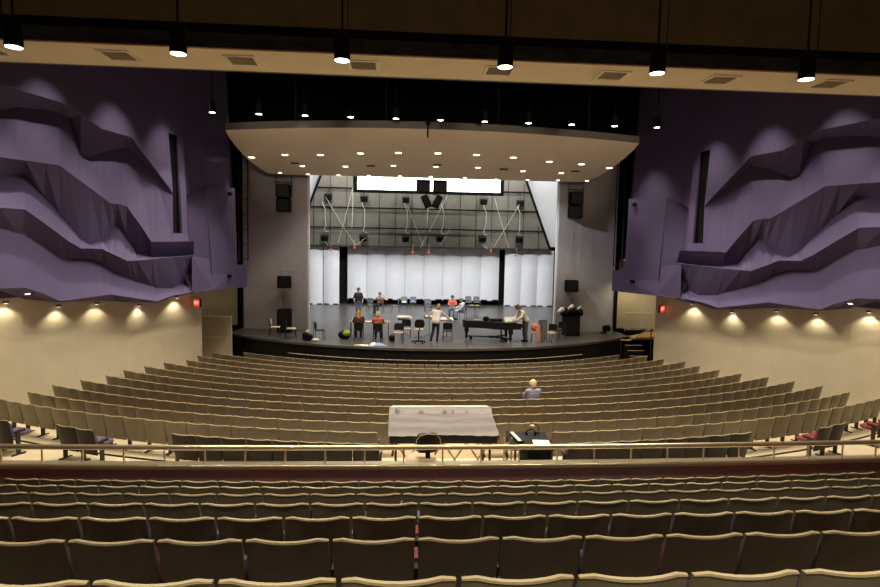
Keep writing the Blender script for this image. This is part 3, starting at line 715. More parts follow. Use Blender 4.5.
for k in range(8):
    x0 = -5.62 + k * 1.421; shell_panel(f'white arched shell panel in the middle group, {ORD[k + 1]} from the left', x0, x0 + 1.421, 43.0, .36, 4.25, 'white shell panels upstage')
for k in range(3):
    x0 = 6.10 + k * 1.24; shell_panel(f'white arched shell panel right of the black gap, {ORD[k + 1]} from the left', x0, x0 + 1.24, 42.6, 0.0, 4.22, 'white shell panels upstage')
# bar the raised middle group hangs on its feet
t = thing('panel_dolly', 'low black dolly row under the middle shell panels', 'dolly', (0, 42.85, 0))
for k in range(9): MB().box((-5.6 + 1.42 * k, .2, .18), (.10, .5, .36)).build('foot', M['black'], t)
MB().box((0, .2, .32), (11.3, .10, .06)).build('bar', M['black'], t)

cp = thing('ceiling_panel', 'grey seamed ceiling panel hanging upright above the white shell', 'panel', (0, 42.15, 0))
def edge_x(z, s):
    if s < 0: return -9.35 + (z - 4.3) * (1.9 / 5.0)
    return 9.35 - (z - 4.3) * (1.95 / 5.0)
b = MB(); b.prism_y([(edge_x(4.3, -1), 4.3), (edge_x(4.3, 1), 4.3), (edge_x(10.2, 1), 10.2), (edge_x(10.2, -1), 10.2)], -.05, .05); b.build('sheet', M['panelgrey'], cp)
b = MB()
for k in range(-8, 9):
    x = k * 1.17 + .25
    zt = 10.1
    for zz in (10.1, 9, 8, 7, 6, 5):
        if edge_x(zz, -1) < x < edge_x(zz, 1): zt = zz; break
    else: continue
    b.box((x, -.075, (4.35 + zt) / 2), (.05, .05, zt - 4.35))
b.build('seam', M['dark'], cp)
for s in (-1, 1):
    b = MB(); b.prism_y([(edge_x(4.3, s) - .09, 4.3), (edge_x(4.3, s) + .09, 4.3), (edge_x(10.2, s) + .09, 10.2), (edge_x(10.2, s) - .09, 10.2)], -.12, .08); b.build('edge_beam', M['black'], cp)
MB().box((0, -.09, 4.30), (18.6, .14, .12)).build('bottom_rail', M['dark'], cp)
for k, (z, nm) in enumerate([(5.62, 'lowest'), (7.05, 'middle'), (8.42, 'top')]):
    L = edge_x(z, 1) - .1
    t = thing('pipe_batten', f'{nm} black pipe batten across the grey ceiling panel', 'pipe', (0, 41.85, z), 0, 'pipe battens upstage')
    MB().tube([(-L, 0, 0), (L, 0, 0)], .05, 8).build('pipe', M['black'], t, smooth=True)
    for x in (-6.8, -2.3, 2.3, 6.8): MB().box((x, .07, .02), (.06, .16, .12)).build('clamp', M['dark'], t)
FL = [(-7.1, 4.85), (-4.38, 4.88), (-1.35, 4.88), (1.1, 4.95), (4.2, 4.98), (6.9, 5.0)]
FU = [(-6.85, 7.75), (-4.33, 7.66), (-1.37, 7.66), (4.21, 7.66), (6.9, 7.6)]
def flood(label, x, y, z):
    t = thing('floodlight', label, 'lamp', (x, y, z), 0, 'black floodlights on the upstage pipes')
    MB().bbox((0, 0, 0), (.50, .34, .42), .03, (.35, 0, 0)).build('housing', M['charcoal'], t)
    MB().tube([(-.28, 0, 0), (-.28, 0, .34), (.28, 0, .34), (.28, 0, 0)], .02, 6).build('yoke', M['dark'], t)
    zp = 5.62 if z < 6 else 8.42
    MB().tube([(0, 0, .33), (0, .30, zp - z)], .018, 6).build('hanger', M['dark'], t)
    MB().box((0, -.19, -.06), (.40, .03, .30), (.35, 0, 0)).build('front', M['black'], t)
for k, (x, z) in enumerate(FL): flood(f'black floodlight in the lower row upstage, {ORD[k + 1]} from the left', x, 41.5, z)
for k, (x, z) in enumerate(FU): flood(f'black floodlight in the upper row upstage, {ORD[k + 1]} from the left', x, 41.5, z)
# cables that loop from the upper to the lower lamps, and crossing ropes
def cable(label, pts, r=.021, cat='cable'):
    tag(MB().tube(pts, r, 6).build('hanging_cable', M['rope'], smooth=True), label, cat, 'pale cables and ropes upstage')
for k, (xa, xb) in enumerate([(-7.15, -7.1), (-4.38, -4.4), (-1.37, -1.4), (1.25, 1.15), (4.3, 4.2), (6.75, 6.75)]):
    cable(f'pale cable hanging to the lower floodlight, {ORD[k + 1]} from the left', [(xa - .1, 41.35, 7.4), (xa - .02, 41.3, 7.15), (xa + .10, 41.3, 6.9), (xa + .10, 41.3, 6.2), (xb + .12, 41.3, 5.7), (xb, 41.3, 5.45), (xb + .12, 41.3, 5.3), (xb + .3, 41.3, 5.28)])
for k, (xa, za, xb, zb) in enumerate([(-7.0, 7.7, -4.9, 4.35), (-5.1, 8.4, -6.1, 4.5), (-4.2, 4.9, -5.0, 4.3), (-7.0, 4.6, -6.8, 4.3), (-1.25, 7.2, -.1, 4.4), (1.55, 8.0, -.3, 4.3), (1.1, 4.5, 1.8, 5.7), (4.9, 7.9, 6.0, 4.4), (6.7, 7.5, 4.9, 4.4), (4.1, 4.6, 4.5, 4.3)]):
    cable(f'thin pale rope slanting across the grey panel, {ORD[k + 1]} from the left', [(xa, 41.2 - .05 * k, za), ((xa + xb) / 2, 41.2 - .05 * k, (za + zb) / 2 - .05), (xb, 41.2 - .05 * k, zb)], .013, 'rope')
for k, x in enumerate([-5.15, .2]):
    cable(f'straight pale cable dropping between pipes, {ORD[k + 1]} from the left', [(x, 41.6, 8.4), (x + .02, 41.6, 7.0), (x - .04, 41.6, 5.65)], .022)
for k, (x, z) in enumerate([(-6.6, 4.0), (-4.95, 4.2), (-.85, 3.95), (.3, 3.95), (4.75, 4.15), (6.6, 3.85)]):
    t = thing('hanging_tag', f'small red tag in front of a white shell panel, {ORD[k + 1]} from the left', 'tag', (x, 41.0, z), 0, 'red tags upstage')
    MB().prism_y([(-.05, -.10), (.05, -.10), (.07, .03), (0, .15), (-.07, .03)], -.015, .015).build('tag_plate', M['red'], t); MB().tube([(0, 0, .15), (.02, 0, .55)], .008, 5).build('string', M['rope'], t)

sc_ = thing('projection_screen', 'bright white projection screen in a black frame above the stage', 'screen', (0, 36.0, 7.6))
MB().box((0, .03, .95), (9.36, .05, 1.9)).build('frame', M['deepblack'], sc_); MB().box((.02, -.005, 1.06), (8.86, .02, 1.72)).build('screen_surface', M['screen'], sc_)
for x in (-4.2, 4.2): MB().tube([(x, 0, 1.8), (x, 0, 3.4)], .03, 6).build('hanger', M['dark'], sc_)

# central cluster
def cab(root, c, d, rot=None, name='cabinet'):
    o = MB().bbox(c, d, .025, rot).build(name, M['black'], root)
    return o
for k, x in enumerate((-.60, .27)):
    t = thing('cluster_loudspeaker', f'{("left", "right")[k]} upright black loudspeaker of the centre cluster', 'loudspeaker', (x, 30, 7.12), 0, 'loudspeakers hanging over the stage centre')
    cab(t, (0, 0, .33), (.70, .5, .66)); MB().box((0, -.262, .33), (.60, .02, .56)).build('grille', M['charcoal'], t); MB().tube([(0, 0, .66), (0, 0, 3.7)], .012, 6).build('chain', M['chrome'], t)
for k, (x, r) in enumerate(((-.43, -.42), (.14, .42))):
    t = thing('cluster_loudspeaker', f'{("left", "right")[k]} slanted black loudspeaker under the centre cluster', 'loudspeaker', (x, 30, 6.69), 0, 'loudspeakers hanging over the stage centre')
    cab(t, (0, 0, 0), (.36, .45, .66), (0, r, 0)); MB().box((0, -.235, 0), (.30, .02, .56), (0, r, 0)).build('grille', M['charcoal'], t)
    MB().tube([(0, 0, .2), (0, .05, .41)], .02, 6).build('bracket', M['chrome'], t)
t = thing('rigging_bar', 'pale rigging bar with strap under the centre loudspeakers', 'bar', (0, 29.72, 7.02))
MB().tube([(-.10, 0, 0), (.66, 0, .05)], .03, 6).build('bar', M['chrome'], t); MB().tube([(.28, 0, .03), (.28, 0, 4.5)], .008, 5).build('cable', M['dark'], t)
MB().tube([(-.38, -.06, -.02), (-.15, -.08, -.45), (.08, -.06, -.02)], .03, 6).build('strap', M['white'], t)

# wall loudspeakers on the proscenium panels
for sgn, side in ((-1, 'left'), (1, 'right')):
    for nm, z0, z1 in (('upper', 6.62, 7.27), ('middle', 5.95, 6.58)):
        t = thing('wall_loudspeaker', f'{nm} black loudspeaker hanging before the {side} grey wall', 'loudspeaker', (sgn * 7.5 if sgn < 0 else 7.15, 29.05, z0), 0, 'black loudspeakers at the grey walls')
        cab(t, (0, 0, (z1 - z0) / 2), (.66, .5, z1 - z0)); MB().box((0, -.262, (z1 - z0) / 2), (.56, .02, z1 - z0 - .1)).build('grille', M['charcoal'], t)
        if nm == 'upper':
            for dx in (-.38, .38): MB().tube([(dx, 0, .1), (dx, 0, 3.0)], .02, 6).build('hanger', M['dark'], t)
            MB().tube([(-.42, 0, z1 - z0 + .12), (.42, 0, z1 - z0 + .12)], .025, 6).build('bar', M['dark'], t)
    x = -7.48 if sgn < 0 else 7.09
    t = thing('wall_loudspeaker', f'lower small black loudspeaker on cables before the {side} grey wall', 'loudspeaker', (x, 29.05, 2.18), 0, 'black loudspeakers at the grey walls')
    cab(t, (0, 0, .3), (.64, .4, .6)); MB().box((0, -.21, .3), (.54, .02, .5)).build('grille', M['charcoal'], t)
    t2 = thing('speaker_bar', f'pale bar above the lower loudspeaker at the {side} grey wall', 'bar', (x, 29.05, 3.08), 0, 'pale bars at the grey walls')
    MB().tube([(-.42, 0, 0), (.46, 0, .02)], .03, 6).build('bar', M['vent'], t2)
    for dx in (-.34, .34): MB().tube([(dx, 0, 0), (dx, 0, 2.80)], .008, 5).build('cable', M['vent'], t2)
    MB().tube([(-.2, 0, -.02), (-.2, 0, -.32)], .01, 5).build('link', M['dark'], t2)
t = thing('floor_loudspeaker', 'tall black floor loudspeaker against the left grey wall', 'loudspeaker', (-7.42, 28.75, 0)); cab(t, (0, 0, .58), (.64, .55, 1.16)); MB().box((0, -.285, .6), (.54, .02, 1.0)).build('grille', M['charcoal'], t)
t = thing('floor_cabinet', 'tall black cabinet against the right grey wall, heaped with black cloth', 'cabinet', (6.95, 28.45, 0)); cab(t, (0, 0, .55), (.78, .6, 1.10)); MB().box((0, -.31, .55), (.68, .02, .95)).build('front_panel', M['charcoal'], t)
b = MB()
for k in range(26):
    a = 2 * PI * k / 26; b.ell((.46 * math.cos(a), .30 * math.sin(a), 1.18 + .08 * math.sin(3 * a)), (.17, .14, .13 + .03 * math.cos(5 * a)), 8, 6)
b.ell((0, 0, 1.28), (.5, .3, .16))
o = b.build('cloth', M['black'], smooth=True); o.location = (6.95, 28.45, 0); tag(o, 'black cloth bundled on the cabinet by the right grey wall', 'cloth')
for k, (dx, dz, lab) in enumerate([(-.62, 1.30, 'left'), (-.12, 1.46, 'upper middle'), (.30, 1.42, 'right')]):
    o = MB().capsule((-.07, 0, -.04), (.07, .02, .05), (.10, .08, .05)[k], (.12, .10, .06)[k], 10).build('towel', M['paper'], smooth=True); o.location = (6.95 + dx, 28.16, dz); tag(o, f'white rolled towel on the black cloth, {lab} one', 'towel', 'towels on the cabinet')
t = thing('floor_lamp', 'small black spotlight on the floor at the right grey wall end', 'lamp', (9.0, 29.3, 0))
MB().lathe([(.16, 0), (.18, .30), (.10, .36)], (0, 0, .25), 12, (1.4, 0, .5)).build('head', M['black'], t); MB().box((0, .1, .03), (.3, .3, .06)).build('base', M['black'], t); MB().tube([(0, .1, .05), (0, 0, .25)], .03).build('bracket', M['dark'], t)

# ------------------------------------------------------------------ exits and passages
def exit_sign(side, x, y, z, rz):
    t = thing('exit_sign', f'red illuminated exit sign on the {side} cream wall', 'sign', (x, y, z), rz, 'exit signs')
    MB().bbox((0, .05, 0), (.46, .09, .34), .01).build('housing', M['dark'], t); MB().box((0, -.002, 0), (.42, .012, .30)).build('face', M['exit'], t)
    cu = bpy.data.curves.new('lettering', 'FONT'); cu.body = 'EXIT'; cu.size = .20; cu.align_x = 'CENTER'; cu.align_y = 'CENTER'; cu.extrude = .002
    cu.materials.append(M['exitletter']); o0 = link('lettering', cu); me = bpy.data.meshes.new_from_object(o0.evaluated_get(bpy.context.evaluated_depsgraph_get())); bpy.data.objects.remove(o0); o = link('lettering', me, t); o.rotation_euler = (PI / 2, 0, 0); o.location = (0, -.012, 0)
exit_sign('left', -10.10, 24.25, 1.88, -1.0 + .25); exit_sign('right', 10.00, 24.85, 1.78, 1.0 - .25)
# left: half-height wall with rails above ; right: balustrade
t = thing('half_wall', 'cream half-height wall with two rails at the left of the stage', 'wall', (-10.4, 26.9, -1.3))
MB().box((0, 0, 1.15), (1.9, .12, 2.3)).build('panel', M['cream'], t)
MB().tube([(-.95, -.12, 2.62), (.80, -.12, 2.62)], .03, 8).build('upper_rail', M['brass'], t); MB().tube([(-.95, -.12, 1.35), (.74, -.12, 1.35)], .035, 8).build('lower_rail', M['brass'], t)
for k in range(7): MB().tube([(-.9 + k * .27, -.0, 2.3), (-.9 + k * .27, -.12, 2.62)], .012, 6).build('baluster', M['vent'], t)
t = thing('balustrade', 'pale balustrade of thin bars in the passage right of the stage', 'railing', (11.5, 30.0, 0))
MB().tube([(-1.1, 0, .98), (1.2, 0, .98)], .035, 8).build('top_rail', M['cap'], t); MB().tube([(-1.1, 0, .12), (1.2, 0, .12)], .025, 8).build('bottom_rail', M['cap'], t)
for k in range(15): MB().tube([(-1.1 + k * .164, 0, 0), (-1.1 + k * .164, 0, .98)], .016, 6).build('baluster', M['cap'], t)
t = thing('stair_handrail', 'pale sloping handrail by the steps right of the stage', 'railing', (0, 0, 0))
MB().tube([(9.05, 27.15, .0), (9.35, 26.85, .02), (10.06, 25.9, .75)], .035, 8).build('rail', M['cap'], t, smooth=True); MB().tube([(9.08, 27.13, -.02), (9.08, 27.13, -1.2)], .025, 6).build('post', M['dark'], t); MB().tube([(10.03, 25.94, .7), (10.03, 25.94, -1.2)], .025, 6).build('post', M['dark'], t)
spot((10.9, 29.6, 3.3), 170, (1, .82, .5), 140, .6, .1); spot((-11.3, 29.2, 3.3), 22, (1, .82, .5), 140, .6, .1)

# ------------------------------------------------------------------ mixing position
def mixing():
    zf = floor_z(YCM - 12.2)
    t = thing('mixing_console', 'large mixing console under a grey plastic dust cover', 'console', (-.80, 12.3, zf), 0)
    w = 2.26
    # stand
    for sx in (-1, 1):
        for dy in (-.45, .45):
            MB().tube([(sx * 1.0, dy, 0), (sx * 1.0, dy, .90)], .028, 6).build('leg', M['dark'], t)
    b = MB()
    for x0, x1 in ((-1.0, -.5), (-.5, 0), (0, .5), (.5, 1.0)):
        b.tube([(x0, -.45, .08), (x1, -.45, .82)], .018, 6); b.tube([(x1, -.45, .08), (x0, -.45, .82)], .018, 6)
    b.tube([(-1, -.45, .08), (1, -.45, .08)], .018, 6); b.tube([(-1, -.45, .84), (1, -.45, .84)], .022, 6)
    b.build('truss', M['vent'], t)
    z0 = .86
    b = MB(); b.loft([[(-w / 2, -.62, z0), (w / 2, -.62, z0), (w / 2, .50, z0), (-w / 2, .50, z0)], [(-w / 2, -.62, z0 + .16), (w / 2, -.62, z0 + .16), (w / 2, .48, z0 + .32), (-w / 2, .48, z0 + .32)]])
    b.build('body', M['charcoal'], t)
    # draped cover: rippled sheet over the sloped top and the meter bridge
    NX, NY = 44, 22; rows = []
    rnd = random.Random(3)
    ph = [rnd.uniform(0, 6) for _ in range(6)]
    for j in range(NY + 1):
        v = j / NY; r = []
        for i in range(NX + 1):
            u = -1 + 2 * i / NX
            y = -.64 + 1.16 * v
            z = z0 + .195 + .19 * v + (.08 if v > .86 else 0) * min(1, (v - .86) / .05 if v > .86 else 0)
            z += .012 * math.sin(9 * v * 2 + 1.2 * math.sin(4 * u + ph[0])) + .006 * math.sin(23 * u + 5 * v + ph[1]) * (1 - v) + .026 * math.exp(-((v - .42) / .04) ** 2) * (.6 + .4 * math.sin(3 * u + ph[2]))
            z += .015 * math.exp(-((v - .86) / .02) ** 2) * (math.sin(13 * u + ph[3]) + math.sin(29 * u + ph[4]) - .4)
            x = u * (w / 2 + .03)
            if v == 0: z -= .02
            r.append((x, y, z))
        rows.append(r)
    cov = MB(); cov.grid(rows)
    # skirts
    skl = [[(x, y + 0, z) for (x, y, z) in [rw[0] for rw in rows]], [(x - .02 - .01 * math.sin(7 * k), y, z0 - .0) for k, (x, y, z) in enumerate([rw[0] for rw in rows])]]
    cov.grid(skl); cov.grid([[(x, y, z) for (x, y, z) in [rw[-1] for rw in rows]], [(x + .02 + .01 * math.sin(7 * k), y, z0 - .0) for k, (x, y, z) in enumerate([rw[-1] for rw in rows])]])
    o = cov.build('dust_cover', M['cover'], smooth=60); o.location = t.location
    tag(o, 'wrinkled grey plastic dust cover draped over the mixing console', 'cover')
    MB().bbox((0, .61, z0 + .32), (w * .985, .12, .26), .015).build('meter_bridge', M['cream'], t)
    # half wall in front of the desk floor opening
    zf = floor_z(YCM - 11.9)
    # swivel chair
    c = thing('office_chair', 'black padded office chair with pale seat at the mixing console', 'chair', (-1.20, 11.15, zf), .15)
    rws = []
    for z, hw in ((.90, .17), (.95, .235), (1.07, .262), (1.18, .25), (1.26, .19), (1.285, .10)):
        rws.append([(u * hw, -.20 - .05 * (z - .8) + .05 * u * u, z) for u in (-1, -.6, 0, .6, 1)] + [(u * hw * .95, -.14 - .05 * (z - .8) + .05 * u * u, z) for u in (1, .6, 0, -.6, -1)])
    MB().loft(rws).build('backrest', M['charcoal'], c, smooth=True)
    MB().tube([(-.18, -.215, .91), (-.25, -.235, 1.07), (-.235, -.24, 1.18), (-.17, -.245, 1.27), (0, -.25, 1.30), (.17, -.245, 1.27), (.235, -.24, 1.18), (.25, -.235, 1.07), (.18, -.215, .91)], .008, 6).build('edge_highlight', M['tan'], c, smooth=True)  # thin tan tube imitating a highlight along the backrest edge
    MB().ell((-.10, -.02, .74), (.32, .30, .085), 20, 8).build('seat', M['tan'], c, smooth=True)
    MB().tube([(0, .05, .10), (0, .05, .70)], .03, 8).build('column', M['black'], c); MB().box((0, -.20, .84), (.09, .03, .30)).build('back_support', M['black'], c)
    for k in range(5):
        a = 2 * PI * k / 5 + .3
        l = MB().tube([(0, .05, .10), (.27 * math.cos(a), .05 + .27 * math.sin(a), .07)], .022, 6).build('leg', M['black'], c); MB().lathe([(.03, -.02), (.03, .02)], (.27 * math.cos(a), .05 + .27 * math.sin(a), .03), 10, (0, PI / 2, a)).build('caster', M['black'], l)
    # side desk with rack, keyboard strip, sheet, headset
    d = thing('equipment_desk', 'black equipment desk with rack right of the covered console', 'desk', (1.02, 11.75, zf))
    MB().bbox((0, 0, .86), (.86, 1.05, .05), .01, (.02, 0, -.06)).build('desktop', M['charcoal'], d)
    MB().box((.15, .02, .42), (.52, .80, .80)).build('rack_case', M['black'], d)
    for sx, sy in ((-.38, -.44), (.38, -.44), (-.38, .44), (.38, .44)): MB().tube([(sx, sy, 0), (sx, sy, .84)], .022, 6).build('leg', M['dark'], d)
    t = thing('sheet_of_paper', 'white sheet of paper on the black equipment desk', 'paper', (1.22, 11.50, zf + .905)); t.rotation_euler = (.02, 0, -.1)
    MB().box((0, 0, .004), (.34, .26, .008)).build('sheet', M['paper'], t)
    t = thing('control_strip', 'slim controller with a pale strip on the equipment desk', 'controller', (.76, 11.80, zf + .90), PI / 2 + .12)
    MB().bbox((0, 0, .02), (.62, .16, .04), .01).build('body', M['charcoal'], t); MB().box((0, .02, .042), (.58, .07, .006)).build('strip', M['ivory'], t)
    t = thing('headset', 'black headset lying on the equipment desk', 'headset', (1.12, 12.02, zf + .89))
    MB().tube([(-.10, 0, .03), (-.08, .0, .10), (0, 0, .14), (.08, 0, .10), (.10, 0, .03)], .014, 6).build('band', M['black'], t, smooth=True)
    for s in (-1, 1): MB().ell((s * .10, 0, .04), (.03, .045, .045)).build('ear_cup', M['black'], t, smooth=True)
    t = thing('desk_lamp', 'small black gooseneck lamp with a pale head on the equipment desk', 'lamp', (1.30, 12.12, zf + .887))
    MB().tube([(0, 0, 0), (.0, 0, .16), (-.06, -.02, .22), (-.12, -.04, .20)], .01, 6).build('neck', M['black'], t); MB().ell((-.14, -.045, .19), (.06, .04, .03)).build('head', M['tan'], t, smooth=True); MB().lathe([(.05, 0), (.05, .02)]).build('base', M['black'], t)
    t = thing('cable_truss', 'small metal frame with cables between console and desk', 'frame', (.52, 11.7, zf))
    for x in (-.04, .12): MB().tube([(x, 0, 0), (x, 0, .95)], .018, 6).build('upright', M['vent'], t)
    b = MB()
    for k in range(5): b.tube([(-.04, 0, .1 + .17 * k), (.12, 0, .2 + .17 * k)], .012, 6)
    b.build('lacing', M['vent'], t)
mixing()

# ------------------------------------------------------------------ stage furniture
def stack_chair(label, loc, rz, cm='charcoal', sm='charcoal', group='stacking chairs on the stage'):
    t = thing('stacking_chair', label, 'chair', loc, rz, group)
    MB().bbox((0, .02, .445), (.45, .43, .035), .012).build('seat', M[sm], t)
    rws = [[(u * hw, -.20 - .10 * (z - .5) + .03 * u * u, z) for u in (-1, -.5, 0, .5, 1)] + [(u * hw, -.175 - .10 * (z - .5) + .03 * u * u, z) for u in (1, .5, 0, -.5, -1)] for z, hw in ((.53, .20), (.56, .22), (.76, .225), (.82, .20), (.84, .15))]
    MB().loft(rws).build('backrest', M[cm], t, smooth=45)
    for s in (-1, 1):
        MB().tube([(s * .205, .20, .43), (s * .215, .24, 0)], .0145, 6).build('leg', M['dark'], t)
        MB().tube([(s * .205, -.25, .80), (s * .205, -.20, .45), (s * .215, -.26, 0)], .0145, 6).build('leg', M['dark'], t)
    MB().tube([(-.20, .18, .425), (.20, .18, .425)], .012, 6).build('crossbar', M['dark'], t)
    return t
CH = [  # tan seats: overhead light on dark seats, put into the colour
    ('stacking chair with seat coloured as lit, nearest the left grey wall', (-7.62, 27.5, 0), -PI / 2 + .1, 'tan', 'tan'),
    ('stacking chair with seat coloured as lit, in front of the tall floor loudspeaker', (-6.80, 27.05, 0), -PI / 2 + .25, 'charcoal', 'tan'),
    ('black stacking chair facing right beside the black bag', (-5.42, 26.55, 0), -PI / 2 + .35, 'charcoal', 'charcoal'),
    ('black stacking chair under the orange-haired person at the table', (-3.62, 26.72, 0), 0.05, 'charcoal', 'charcoal'),
    ('black stacking chair under the person in the coral top', (-2.72, 26.35, 0), 0.0, 'charcoal', 'charcoal'),
    ('black stacking chair with seat coloured as lit, right of the coral top', (-1.78, 26.05, 0), PI - .15, 'charcoal', 'tan'),
    ('black stacking chair under the stand heaped with white sheets', (-1.42, 27.25, 0), PI - .1, 'charcoal', 'tan'),
    ('black stacking chair right of the man in the pale shirt', (.53, 26.75, 0), -.10, 'charcoal', 'charcoal'),
    ('grey stacking chair beside the person in black', (-3.62, 38.0, 0), -.2, 'chairgrey', 'chairgrey'),
    ('grey stacking chair under the person in brown', (-3.02, 37.45, 0), PI - .2, 'chairgrey', 'chairgrey'),
    ('grey stacking chair right of the person in brown', (-2.0, 37.85, 0), PI / 2, 'chairgrey', 'chairgrey'),
    ('grey stacking chair with white paper, left one of the upstage pair', (-1.42, 40.0, 0), PI, 'chairgrey', 'chairgrey'),
    ('grey stacking chair with blue cloth, right one of the upstage pair', (-.79, 40.05, 0), PI, 'chairgrey', 'chairgrey'),
    ('grey stacking chair behind the head of the man in the pale shirt', (.17, 38.3, 0), PI + .05, 'chairgrey', 'chairgrey'),
    ('grey stacking chair by the shell, left one behind the person in white', (3.22, 41.0, 0), PI, 'chairgrey', 'chairgrey'),
    ('grey stacking chair by the shell, right one behind the person in white', (3.80, 40.9, 0), PI, 'chairgrey', 'chairgrey'),
    ('stacking chair under the person in white upstage', (2.05, 34.45, 0), PI / 2 + .2, 'chairgrey', 'chairgrey'),
    ('stacking chair under the person in orange-red upstage', (1.55, 35.75, 0), PI - .2, 'chairgrey', 'chairgrey'),
    ('stacking chair piled with orange cloth behind the pianist', (4.68, 26.35, 0), PI / 2 - .3, 'charcoal', 'tan'),
    ('grey-backed stacking chair furthest back of the right group', (5.38, 27.75, 0), PI, 'chairgrey', 'tan'),
    ('black stacking chair nearest the stage edge in the right group', (5.35, 26.35, 0), PI / 2 + .75, 'charcoal', 'tan'),
    ('black stacking chair against the tall cabinet', (5.98, 27.15, 0), PI / 2 + .5, 'charcoal', 'charcoal'),
]
for lab, loc, rz, a, c in CH: stack_chair(lab, loc, rz, a, c)

def folding_table():
    t = thing('work_table', 'long wooden work table in front of the two seated people', 'table', (-3.17, 27.65, 0))
    MB().bbox((0, 0, .715), (1.98, .62, .035), .01).build('tabletop', M['tabletop'], t)
    for sx in (-.9, .9):
        for sy in (-.25, .25): MB().tube([(sx, sy, 0), (sx, sy, .70)], .018, 6).build('leg', M['dark'], t)
    z = .734
    def it(name, label, cat, x, y, fn):
        q = thing(name, label, cat, (-3.17 + x, 27.65 + y, z)); fn(q)
    it('water_bottle', 'clear pale bottle at the left end of the work table', 'bottle', -.80, -.02, lambda q: (MB().lathe([(.035, 0), (.038, .02), (.038, .15), (.015, .20), (.015, .22)], n=12).build('body', M['paper'], q, smooth=True), MB().lathe([(.018, .22), (.018, .24)], n=10).build('lid', M['blue'], q)))
    it('book_stack', 'pale book at the left end of the work table', 'book', -.78, -.2, lambda q: (MB().box((0, 0, .025), (.34, .2, .05)).build('pages', M['paper'], q), MB().box((0, 0, .053), (.36, .22, .006)).build('cover', M['tan'], q)))
    it('open_score', 'open score between the two seated people on the table', 'score', .02, -.14, lambda q: (MB().box((-.13, 0, .01), (.25, .32, .02), (0, .05, 0)).build('page', M['paper'], q), MB().box((.13, 0, .01), (.25, .32, .02), (0, -.05, 0)).build('page', M['paper'], q)))
    it('paper_bundle', 'white paper bundle at the right end of the work table', 'paper', .72, -.08, lambda q: (MB().box((0, 0, .02), (.36, .26, .04), (0, 0, .2)).build('sheets', M['paper'], q), MB().box((.02, .0, .043), (.30, .20, .006), (0, 0, -.15)).build('top_sheet', M['tan'], q)))
    it('food_tray', 'tan tray with food beside the person in coral', 'tray', .36, .02, lambda q: (MB().box((0, 0, .01), (.30, .22, .02)).build('tray', M['tan'], q), MB().ell((.02, 0, .035), (.09, .06, .03)).build('food', M['orangewood'], q, smooth=True)))
folding_table()

def music_stand(label, x, y, h, rz=0, tilt=.18, w=.56):
    t = thing('music_stand', label, 'music stand', (x, y, 0), rz, 'music stands on the stage')
    MB().box((0, 0, h), (w, .36, .02), (tilt, 0, 0)).build('desk', M['dark'], t); MB().box((0, -.19, h - .02), (w, .03, .04)).build('lip', M['dark'], t)
    MB().tube([(0, 0, .03), (0, 0, h - .01)], .014, 6).build('pole', M['dark'], t)
    for k in range(3):
        a = 2 * PI * k / 3 + .5; MB().tube([(0, 0, .16), (.26 * math.cos(a), .26 * math.sin(a), .012)], .011, 6).build('leg', M['dark'], t)
    return t
def sheets(label, x, y, z, w, d, n, rz, tilt=.18):
    t = thing('sheet_music', label, 'sheet music', (x, y, z), rz, 'white sheets on the music stands'); r = random.Random(int(x * 100))
    for k in range(n): MB().box((r.uniform(-.06, .06), r.uniform(-.03, .03), .024 + k * .016), (w, d, .014), (tilt, 0, r.uniform(-.25, .25))).build('sheet', M['paper'], t)
music_stand('music stand with white sheet left of the man in the pale shirt', -.30, 27.55, .98, .0)
sheets('white sheet on the stand left of the man in the pale shirt', -.30, 27.53, .99, .42, .30, 2, 0)
music_stand('music stand under the right hand of the man in the pale shirt', .50, 27.05, .92, -.1)
sheets('wide white sheets under the right hand of the man in the pale shirt', .50, 27.03, .93, .60, .36, 3, -.1)
music_stand('music stand heaped with white sheets over the empty chair', -1.52, 27.75, .86, 0, .1, .6)
sheets('thick heap of white sheets left of the drafting chair', -1.52, 27.73, .87, .60, .40, 6, 0, .1)
music_stand('dark tray stand with pale objects upstage of the piano', 2.95, 35.4, .70, 0, .03, .95)
t = thing('percussion_tray', 'pale brass objects with wire hoop on the upstage tray stand', 'instrument', (2.95, 35.4, .72))
MB().lathe([(.16, 0), (.18, .05), (.05, .09)], (-.18, 0, 0), 14).build('bell', M['brass'], t, smooth=True); MB().lathe([(.10, 0), (.12, .06), (.10, .07)], (.14, 0, 0), 14).build('bowl', M['yellow'], t, smooth=True); MB().tube([(-.4, 0, .0), (-.36, 0, .26), (0, 0, .36), (.36, 0, .26), (.4, 0, 0)], .012, 6).build('hoop', M['chrome'], t, smooth=True)

